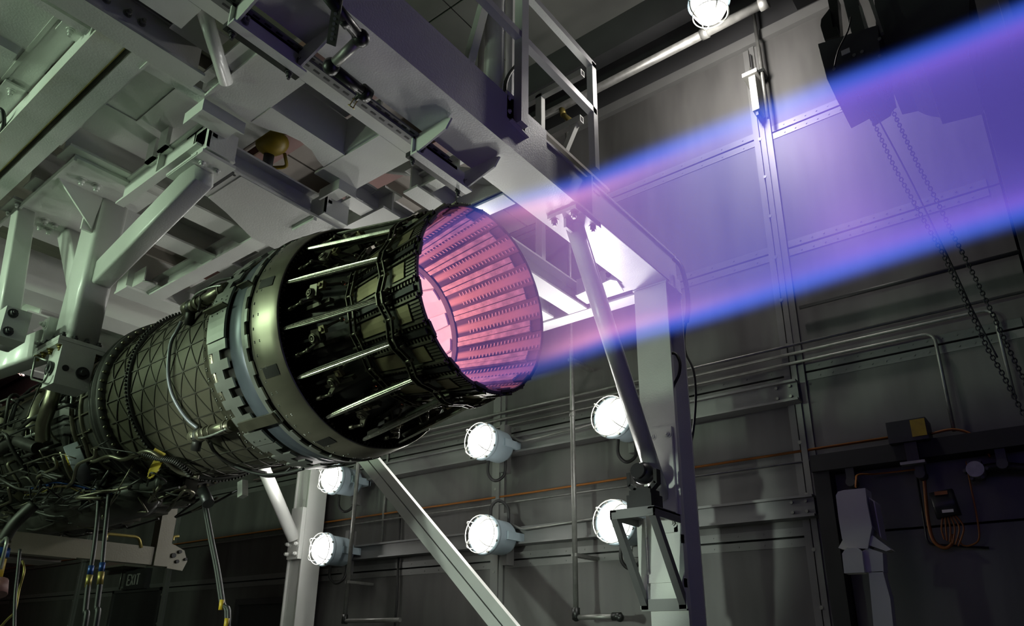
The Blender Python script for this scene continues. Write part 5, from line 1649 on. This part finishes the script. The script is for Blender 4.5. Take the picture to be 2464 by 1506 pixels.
def pprism(poly, Y, th, name, m, par=None):
    p = [at(x, y, Y=Y) for x, y in poly]
    return MB().prism(p, (0, th, 0)).build(name, m, par)


ho = thing('chain_hoist', 'dark electric chain hoist hanging in the blue flame light at upper right', 'hoist', at(2050, 215, Y=HY))
pprism([(1968, 106), (2112, 60), (2119, 145), (2127, 184), (2116, 192), (2112, 205), (2070, 232), (2058, 214), (2013, 239), (1990, 190)], HY, 0.38, 'hoist_body', 'dark_paint', ho)
pprism([(2062, 226), (2112, 200), (2128, 212), (2124, 220), (2066, 246), (2060, 240)], HY + 0.08, 0.16, 'chain_guide', 'black_plastic', ho)
pprism([(1984, 96), (2020, 84), (2012, 62), (2004, 66), (1996, 20), (1976, 46), (1974, 62)], HY + 0.05, 0.2, 'trolley_wheel_box', 'black_pipe', ho)
pprism([(1990, -10), (2014, -10), (2022, 86), (2008, 90)], HY + 0.10, 0.10, 'trolley_arm', 'black_pipe', ho)
pprism([(2026, -12), (2062, -12), (2084, 76), (2050, 84)], HY + 0.12, 0.16, 'trolley_arm', 'dark_paint', ho)
pprism([(2066, 14), (2072, 12), (2090, 70), (2083, 78)], HY + 0.02, 0.03, 'bright_bar', 'galvanised', ho)
pprism([(2086, -12), (2096, -12), (2125, 76), (2118, 80)], HY + 0.02, 0.03, 'bright_bar', 'galvanised', ho)
q = at(2035, 125, Y=HY)
MB().box(q.x - 0.028, q.x + 0.028, HY - 0.006, HY, q.z - 0.02, q.z + 0.02).build('rating_plate', 'white_plastic', ho)
for p in ((2056, 134), (2075, 126), (2117, 136), (2117, 95), (2008, 168)):
    c = at(*p, Y=HY)
    MB().cyl(c, c - Vector((0, 0.012, 0)), 0.012, n=8).build('screw', 'bolt_steel', ho)
pprism([(2108, 64), (2119, 146), (2160, 135), (2178, 143), (2196, 147), (2217, 149), (2224, 166), (2332, 134), (2332, -60), (2100, -60)], HY + 0.2, 0.7, 'motor_drum', 'dark_paint', ho)
MB().tube([at(*p, Y=HY - 0.05) for p in ((2048, 40), (2040, 75), (2018, 120), (2008, 160))], 0.006, n=6).build('pendant_wire', 'rubber', ho)
t = thing('monorail_beam', 'dark monorail beam above the hoist at the top right edge', 'beam', (0.2, HY + 0.4, 5.9))
a_ = at(2000, -40, Y=HY + 0.4)
MB().box(a_.x - 0.3, 2.6, HY + 0.3, HY + 0.5, a_.z, a_.z + 0.02).build('bottom_flange', 'dark_paint', t)
MB().box(a_.x - 0.3, 2.6, HY + 0.39, HY + 0.41, a_.z + 0.02, a_.z + 0.3).build('web', 'dark_paint', t)
MB().box(a_.x - 0.3, 2.6, HY + 0.3, HY + 0.5, a_.z + 0.3, a_.z + 0.32).build('top_flange', 'dark_paint', t)


def chain(path, label, link=0.034):
    P = [at(x, y, Y=HY + 0.15) for x, y in path]
    t = thing('hoist_chain', label, 'chain', P[-1], 'hoist chains')
    b = MB()
    # walk along the path
    seg_ = [(P[i + 1] - P[i]).length for i in range(len(P) - 1)]
    tot = sum(seg_)
    n = int(tot / (link * 0.74))
    def pos(s_):
        i = 0
        while i < len(seg_) - 1 and s_ > seg_[i]:
            s_ -= seg_[i]; i += 1
        return P[i].lerp(P[i + 1], min(s_ / seg_[i], 1.0)), (P[i + 1] - P[i]).normalized()
    for k in range(n):
        c, d = pos(tot * (k + 0.5) / n)
        u = Vector((0, 1, 0)).cross(d).normalized() if k % 2 else Vector((0, 1, 0))
        ring = []
        for j in range(8):
            a = 2 * PI * j / 8
            ring.append(c + d * (link * 0.5 * math.cos(a)) + u * (link * 0.33 * math.sin(a)))
        b.tube(ring + [ring[0]], link * 0.11, n=5, sub=1, caps=False)
    b.build('chain_links', 'black_pipe', t, 'stuff')
    return t


chain([(2076, 238), (2151, 400), (2206, 500), (2269, 612), (2292, 662), (2335, 752), (2378, 842), (2411, 898), (2464, 1000), (2500, 1080)], 'left hoist chain hanging slack down the right side of the wall')
chain([(2124, 214), (2210, 400), (2254, 483), (2295, 569), (2335, 646), (2385, 749), (2425, 835), (2464, 915), (2510, 1010)], 'right hoist chain hanging slack down the right side of the wall')
tag(MB().tube([at(x, y, Y=HY + 0.16) for x, y in ((2086, 236), (2174, 400), (2222, 496), (2299, 656), (2342, 749), (2400, 860))], 0.005, n=6).build('pendant_cable', 'rubber'), 'thin black pendant cable hanging between the two hoist chains', 'cable')

# ================================================================== things on the wall at lower right
t = thing('control_box', 'black wall box with a yellow end plate above the dark door rail', 'box', at(2185, 1065, Y=5.85))
a_, b_ = at(2146, 1060, Y=5.75), at(2222, 1012, Y=5.75)
c_ = (a_ + b_) / 2
W_ = 0.13
MB().box(c_.x - W_, c_.x + W_, 5.72, 5.93, c_.z - 0.085, c_.z + 0.075).build('body', 'black_plastic', t)
MB().box(c_.x + 0.03, c_.x + 0.125, 5.712, 5.72, c_.z - 0.06, c_.z + 0.065).build('yellow_plate', 'yellow_paint', t)
MB().box(c_.x - 0.04, c_.x + 0.04, 5.76, 5.86, c_.z - 0.22, c_.z - 0.085).build('neck', 'black_plastic', t)
MB().box(c_.x - 0.085, c_.x + 0.075, 5.74, 5.80, c_.z - 0.245, c_.z - 0.225).build('bright_bar', 'galvanised', t)
tag(MB().tube([(c_.x + 0.13, 5.86, c_.z - 0.02), (c_.x + 0.26, 5.9, c_.z - 0.0), (c_.x + 0.36, 5.92, c_.z - 0.04), (c_.x + 0.42, 5.94, c_.z - 0.12), (c_.x + 0.45, 5.95, c_.z - 0.22)], 0.009, n=6).build('orange_lead', 'orange_cable'), 'short orange lead curving right from the black and yellow box', 'cable')
t = thing('junction_box', 'small black wall box with orange cables hanging beneath it, inside the door frame', 'box', at(2275, 1240, Y=5.9))
c_ = at(2274, 1212, Y=5.85)
MB().bar(c_ + Vector((-0.01, 0, 0.085)), c_ + Vector((0.01, 0, -0.09)), 0.15, 0.10, up=(0, 1, 0), bev=0.02).build('body', 'black_plastic', t)
MB().box(c_.x - 0.045, c_.x + 0.035, 5.792, 5.80, c_.z + 0.055, c_.z + 0.08).build('orange_label', 'orange_cable', t)
MB().box(c_.x - 0.02, c_.x + 0.05, 5.792, 5.80, c_.z - 0.07, c_.z - 0.05).build('white_label', 'white_plastic', t)
for k in range(6):
    x = c_.x - 0.03 + 0.015 * k
    MB().tube([(x, 5.86, c_.z - 0.08), (x + 0.012 * (k - 2), 5.87, c_.z - 0.17), (x - 0.02, 5.88, c_.z - 0.24 - 0.01 * k)], 0.006, n=6).build('cable_tail', 'orange_cable', t)
tag(MB().tube([at(*p, Y=5.92) for p in ((2222, 1128), (2226, 1180), (2233, 1250), (2246, 1300), (2272, 1318), (2290, 1308), (2290, 1285))], 0.012, n=8).build('orange_loop', 'orange_cable'), 'thick orange cable loop hanging left of the small black wall box', 'cable')
tag(MB().tube([at(*p, Y=5.93) for p in ((2304, 1290), (2315, 1310), (2335, 1312), (2356, 1295), (2350, 1240), (2338, 1180), (2325, 1110))], 0.006, n=8).build('orange_loop', 'orange_cable'), 'thin orange cable loop right of the small black wall box', 'cable')
t = thing('round_junction', 'round grey conduit junction with a thick black hose leading right', 'junction', at(2345, 1130, Y=5.9))
c_ = at(2346, 1128, Y=5.80)
MB().cyl(c_, c_ + Vector((0, 0.18, 0)), 0.055, n=20).build('body', 'galvanised', t)
MB().tube([c_ + Vector((0.05, 0.06, 0.01)), c_ + Vector((0.16, 0.06, 0.01)), c_ + Vector((0.32, 0.06, -0.02)), c_ + Vector((0.55, 0.06, 0.0))], 0.028, n=10).build('hose', 'rubber', t)
for k in range(6):
    a = rad(60 * k)
    MB().cyl(c_ + Vector((0.065 * math.cos(a), 0.02, 0.065 * math.sin(a))), c_ + Vector((0.065 * math.cos(a), 0.1, 0.065 * math.sin(a))), 0.012, n=8).build('lug', 'dark_paint', t)
tag(MB().tube(elbowed([at(2200, 1100, Y=5.96), at(2232, 1310, Y=5.96), at(2380, 1318, Y=5.96)], 0.05), 0.008, n=6, sub=1).build('thin_conduit', 'black_pipe'), 'thin dark conduit dropping behind the orange cables and turning right', 'pipe')
tag(MB().box(-0.30, 0.02, WY - 0.03, WY - 0.001, 0.2, 2.02).build('dark_hatch', 'exit_black'), 'black hatch at the lower right edge of the wall', 'hatch')
# white pedestal unit
WYP = 5.25
t = thing('sensor_pedestal', 'white plastic unit on a white pole in front of the dark door frame', 'sensor', at(2115, 1506, Y=WYP))
pprism([(2011, 1192), (2016, 1183), (2030, 1179), (2082, 1174), (2086, 1210), (2098, 1268), (2090, 1310), (2088, 1320), (2036, 1318), (2026, 1296), (2018, 1250)], WYP, 0.16, 'head_shell', 'white_plastic', t)
pprism([(2090, 1196), (2104, 1206), (2116, 1270), (2121, 1295), (2100, 1268)], WYP + 0.04, 0.16, 'side_shell', 'white_plastic', t)
pprism([(2092, 1200), (2100, 1206), (2116, 1290), (2098, 1262)], WYP + 0.03, 0.012, 'side_grille', 'dark_paint', t)
pprism([(2017, 1318), (2028, 1298), (2044, 1318), (2030, 1322)], WYP + 0.02, 0.10, 'skirt_wing', 'white_plastic', t)
pprism([(2090, 1296), (2100, 1288), (2144, 1322), (2132, 1326), (2092, 1312)], WYP + 0.02, 0.12, 'skirt_wing', 'white_plastic', t)
pprism([(2026, 1332), (2034, 1320), (2060, 1316), (2074, 1326), (2080, 1377), (2031, 1379)], WYP - 0.03, 0.12, 'knuckle', 'white_plastic', t)
pprism([(2074, 1326), (2088, 1318), (2124, 1330), (2126, 1376), (2080, 1377)], WYP + 0.02, 0.12, 'knuckle_side', 'white_plastic', t)
pprism([(2090, 1376), (2124, 1374), (2142, 1440), (2152, 1530), (2104, 1530)], WYP + 0.02, 0.10, 'pole', 'white_plastic', t)
MB().cyl(at(2128, 1525, Y=WYP + 0.07), Vector((at(2128, 1525, Y=WYP + 0.07).x, WYP + 0.07, 0.0)), 0.055, n=16).build('pole_base', 'white_plastic', t)
MB().tube([at(*p, Y=WYP + 0.16) for p in ((2120, 1330), (2128, 1370), (2134, 1420), (2146, 1500))], 0.008, n=6).build('red_cord', 'red_steel', t)
tag(MB().tube([at(2059, 1172, Y=WYP + 0.05), at(2060, 1155, Y=WYP + 0.1), at(2066, 1142, Y=5.6), at(2110, 1140, Y=5.9), at(2215, 1128, Y=5.92)], 0.007, n=6).build('orange_lead', 'orange_cable'), 'thin orange lead rising from the top of the white pedestal unit', 'cable')

# ================================================================== bracket and moving-head light on the right post
lb_ = thing('post_bracket', 'grey angle-iron bracket with slanted legs on the right post', 'bracket', (-2.42, 4.62, 1.5))
x0, x1, y0, y1, zt, zb = -2.60, -2.255, 4.41, 4.83, 2.12, 1.52
MB().box(x0, x1, y0, y0 + 0.012, zt - 0.06, zt).build('front_angle', 'girt_metal', lb_)
MB().box(x0, x0 + 0.05, y0, y1, zt - 0.012, zt).box(x0, x0 + 0.012, y0, y1, zt - 0.06, zt).build('side_angle', 'girt_metal', lb_)
MB().box(x1 - 0.05, x1, y0, y1, zt - 0.012, zt).box(x1 - 0.012, x1, y0, y1, zt - 0.06, zt).build('side_angle', 'girt_metal', lb_)
MB().box(x0, x1, y0, y1 - 0.1, zt, zt + 0.006).build('top_plate', 'girt_metal', lb_)
for x in (x0 + 0.025, x1 - 0.025):
    MB().bar((x, y0 + 0.02, zt - 0.03), (x, y1 - 0.02, zb), 0.05, 0.05, up=(1, 0, 0)).build('leg', 'girt_metal', lb_)
    MB().box(x - 0.03, x + 0.03, y1 - 0.03, y1 - 0.001, zb - 0.04, zt).build('back_angle', 'white_paint', lb_)
MB().box(x0, x1, y1 - 0.03, y1 - 0.001, zb - 0.05, zb + 0.03).build('lower_bar', 'girt_metal', lb_)
MB().box(x0 + 0.05, x1 - 0.02, y1 - 0.02, y1 - 0.001, zb + 0.14, zb + 0.20).build('cross_bar', 'white_paint', lb_)
mh = thing('moving_head_light', 'small black moving-head light standing on the post bracket', 'lamp', (-2.44, 4.55, zt + 0.006))
hx, hy = at(1551, 1200, Y=4.55).x, 4.55
z0 = zt + 0.0065
MB().prism([(hx - 0.095, hy - 0.085, z0), (hx + 0.095, hy - 0.085, z0), (hx + 0.095, hy + 0.085, z0), (hx - 0.095, hy + 0.085, z0)], (0, 0, 0.10)).prism([(hx - 0.082, hy - 0.07, z0 + 0.10), (hx + 0.082, hy - 0.07, z0 + 0.10), (hx + 0.082, hy + 0.07, z0 + 0.10), (hx - 0.082, hy + 0.07, z0 + 0.10)], (0, 0, 0.035)).build('base', 'black_plastic', mh)
yk = MB()
for sg in (-1, 1):
    yk.bar((hx + sg * 0.055, hy, z0 + 0.14), (hx + sg * 0.104, hy, z0 + 0.185), 0.06, 0.03, up=(0, 0, 1))
    yk.bar((hx + sg * 0.104, hy, z0 + 0.175), (hx + sg * 0.106, hy, z0 + 0.275), 0.06, 0.026, up=(1, 0, 0))
yk.box(hx - 0.07, hx + 0.07, hy - 0.03, hy + 0.03, z0 + 0.135, z0 + 0.16)
yk.build('yoke', 'black_plastic', mh)
MB().sphere((hx, hy, z0 + 0.262), 0.080, 20, 14).build('head', 'black_plastic', mh)
MB().cyl((hx, hy - 0.06, z0 + 0.265), (hx, hy - 0.088, z0 + 0.268), 0.055, n=20).build('lens_ring', 'black_plastic', mh)

# cables round the right post
tag(MB().tube([at(*p, Y=5.0) for p in ((1622, 622), (1638, 640), (1648, 672), (1654, 705), (1656, 740), (1652, 775))], 0.020, n=8).build('black_hose', 'rubber'), 'thick black hose curving off the girder end above the right post', 'hose')
tag(MB().tube([at(*p, Y=5.12) for p in ((1652, 770), (1646, 810), (1650, 850), (1668, 890), (1674, 940), (1672, 1000), (1664, 1060), (1648, 1105), (1640, 1140), (1650, 1170), (1664, 1195), (1666, 1215), (1655, 1224), (1642, 1212))], 0.010, n=8).build('black_cable', 'rubber'), 'black cable snaking down behind the right post', 'cable')
tag(MB().tube([at(*p, Y=4.95) for p in ((1612, 850), (1626, 852), (1636, 872), (1634, 900), (1622, 925), (1616, 945))], 0.012, n=8).build('black_cable', 'rubber'), 'black cable loop tucked into the side of the right post', 'cable')

# ================================================================== lower left: service frame, hoses
sf = thing('service_stand', 'pale service frame with an upright and a level beam below the engine core', 'frame', (-6.0, 2.6, 1.8))
MB().box(-6.10, -6.0, 1.2, 3.06, 1.815, 1.955).build('level_beam', 'shaded_cream_paint', sf)
MB().box(-6.10, -5.97, 1.2, 2.35, 1.805, 1.815).build('drip_lip', 'shaded_cream_paint', sf)
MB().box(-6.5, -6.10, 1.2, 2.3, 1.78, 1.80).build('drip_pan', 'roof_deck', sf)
MB().box(-6.09, -5.985, 2.945, 3.065, 1.81, 2.75).build('upright', 'shaded_cream_paint', sf)
MB().prism([(-6.0, 3.065, 1.80), (-6.0, 3.20, 1.79), (-6.0, 3.23, 1.87), (-6.0, 3.19, 1.955), (-6.0, 3.10, 1.99), (-6.0, 3.065, 2.0)], (-0.03, 0, 0)).build('lug_plate', 'shaded_cream_paint', sf)
for y, z, r_ in ((3.10, 1.905, 0.020), (3.15, 1.94, 0.015), (3.14, 1.86, 0.015), (3.21, 1.885, 0.012)):
    MB().cyl((-6.0, y, z), (-5.985, y, z), r_, n=12).build('lug_hole', 'gap_black', sf)
MB().tube(elbowed([at(255, 1300, X=-6.0), at(256, 1284, X=-6.0), at(335, 1292, X=-6.0), at(340, 1318, X=-6.0)], 0.04), 0.012, n=8, sub=1).build('grab_handle', 'brass', sf)
MB().tube([at(416, 1300, X=-6.0), at(418, 1292, X=-6.0), at(430, 1290, X=-6.0)], 0.012, n=8).build('small_tap', 'brass', sf)
for k, (pth, lb, fy) in enumerate(((((238, 1190), (234, 1250), (226, 1320), (219, 1365), (213, 1400), (205, 1470), (200, 1530)), 'left of the two black hoses with brass couplings under the engine', 3),
                                   (((262, 1190), (256, 1250), (250, 1310), (246, 1358), (241, 1400), (233, 1460), (226, 1530)), 'right of the two black hoses with brass couplings under the engine', 3))):
    P = [at(*p, Y=2.0) for p in pth]
    t = thing('service_hose', lb, 'hose', P[-1], 'service hoses under the engine')
    MB().tube(P[:4], 0.013, n=10).build('upper_hose', 'rubber', t)
    MB().tube(P[3:] + [Vector((P[-1].x, 2.0, 0.05))], 0.016, n=10).build('lower_hose', 'rubber', t)
    d = (P[4] - P[3]).normalized()
    MB().cyl(P[3] - d * 0.01, P[3] + d * 0.045, 0.018, n=6).build('blue_ring', 'blue_fitting', t)
    MB().cyl(P[3] + d * 0.045, P[3] + d * 0.12, 0.019, n=6).build('brass_coupling', 'brass', t)
t = thing('valve_stack', 'stack of blue and yellow pipe fittings at the lower left edge', 'valve', at(8, 1400, Y=1.8))
p = at(8, 1300, Y=1.8)
MB().tube([p + Vector((0.1, 0.1, 0.25)), p + Vector((0.05, 0.03, 0.12)), p], 0.04, n=14).build('copper_elbow', 'engine_dark', t)
for z0_, z1_, r_, m_, nm in ((0.0, -0.05, 0.05, 'hot_steel', 'steel_collar'), (-0.05, -0.11, 0.056, 'blue_fitting', 'blue_nut'), (-0.12, -0.25, 0.048, 'yellow_paint', 'yellow_nut'), (-0.25, -0.45, 0.04, 'rubber', 'hose_end')):
    MB().cyl(p + Vector((0, 0, z0_)), p + Vector((0, 0, z1_)), r_, n=10).build(nm, m_, t)
MB().cyl(p + Vector((0.09, 0, -0.27)), p + Vector((0.13, 0, -0.36)), 0.06, n=12).build('red_knob', 'red_steel', t)
MB().tube([p + Vector((0.05, -0.02, -0.02)), p + Vector((0.14, -0.03, 0.0)), p + Vector((0.2, -0.04, -0.05)), p + Vector((0.17, -0.03, -0.2))], 0.012, n=8).build('small_line', 'bolt_steel', t)
tag(MB().tube([at(*p, Y=1.75) for p in ((48, 1322), (42, 1380), (36, 1440), (34, 1530))] , 0.010, n=8).build('black_cable', 'rubber'), 'thin black cable hanging straight beside the valve stack', 'cable')
tag(MB().tube([at(*p, Y=1.78) for p in ((54, 1350), (58, 1375), (46, 1420), (36, 1470), (18, 1490), (-10, 1520))], 0.007, n=8).build('thin_cable', 'brass'), 'thin yellowish cable looping at the lower left corner', 'cable')
P = [at(*p, Y=2.4) for p in ((488, 1190), (497, 1240), (508, 1300), (522, 1370), (534, 1450), (544, 1530))]
t = thing('cable_bundle', 'black cable bundle with yellow wraps hanging under the engine duct', 'cable', P[-1])
for k in range(3):
    MB().tube([p + Vector((0.012 * k - 0.012, 0.01 * (k % 2), 0)) for p in P] + [Vector((P[-1].x + 0.012 * k, 2.4, 0.05))], 0.011, n=8).build('cable', 'rubber', t)
for p in ((533, 1455), (545, 1500)):
    c0 = at(*p, Y=2.39)
    MB().cyl(c0 + Vector((0, 0, 0.028)), c0 - Vector((0, 0, 0.028)), 0.014, n=10).build('yellow_wrap', 'yellow_paint', t)

# yellow hook block seen through the deck scallop
hc = at(655, 345, Z=4.34)
hk = thing('crane_hook', 'yellow crane hook block seen through the scalloped gap in the deck', 'hook', hc)
MB().sphere(hc, 0.125, 18, 10, 1.0, 0.8, 0.5).build('hook_block', 'yellow_paint', hk)
MB().tube(elbowed([hc + Vector((0.0, 0.10, -0.02)), hc + Vector((-0.06, 0.17, -0.06)), hc + Vector((-0.12, 0.10, -0.08))], 0.03), 0.012, n=8, sub=1).build('guard_handle', 'yellow_paint', hk)
MB().cyl(hc + Vector((-0.05, 0.02, -0.03)), hc + Vector((-0.09, 0.04, -0.12)), 0.035, n=12).build('swivel', 'dark_paint', hk)
hh = hc + Vector((-0.12, 0.05, -0.19))
MB().tube([hh + Vector((0.035 * math.cos(rad(a)) , 0.02, 0.075 * math.sin(rad(a)))) * 1.0 for a in range(80, 381, 25)], [0.014, 0.024, 0.024, 0.014], n=10, sub=2).build('hook', 'dark_paint', hk)
MB().cyl(hc + Vector((0, 0, 0.04)), Vector((hc.x, hc.y, 4.995)), 0.008, n=6).build('hoist_rope', 'black_pipe', hk)

# pinkish floodlight beyond the pylon
pp = at(66, 888, Y=5.5)
floodlight((pp.x, 5.5, pp.z), 'pinkish glowing floodlight seen past the mount block at the left', 0, 'floodlights on the far wall', glass='pink_lamp_glass', power=160.0, color=(1.0, 0.50, 0.46))
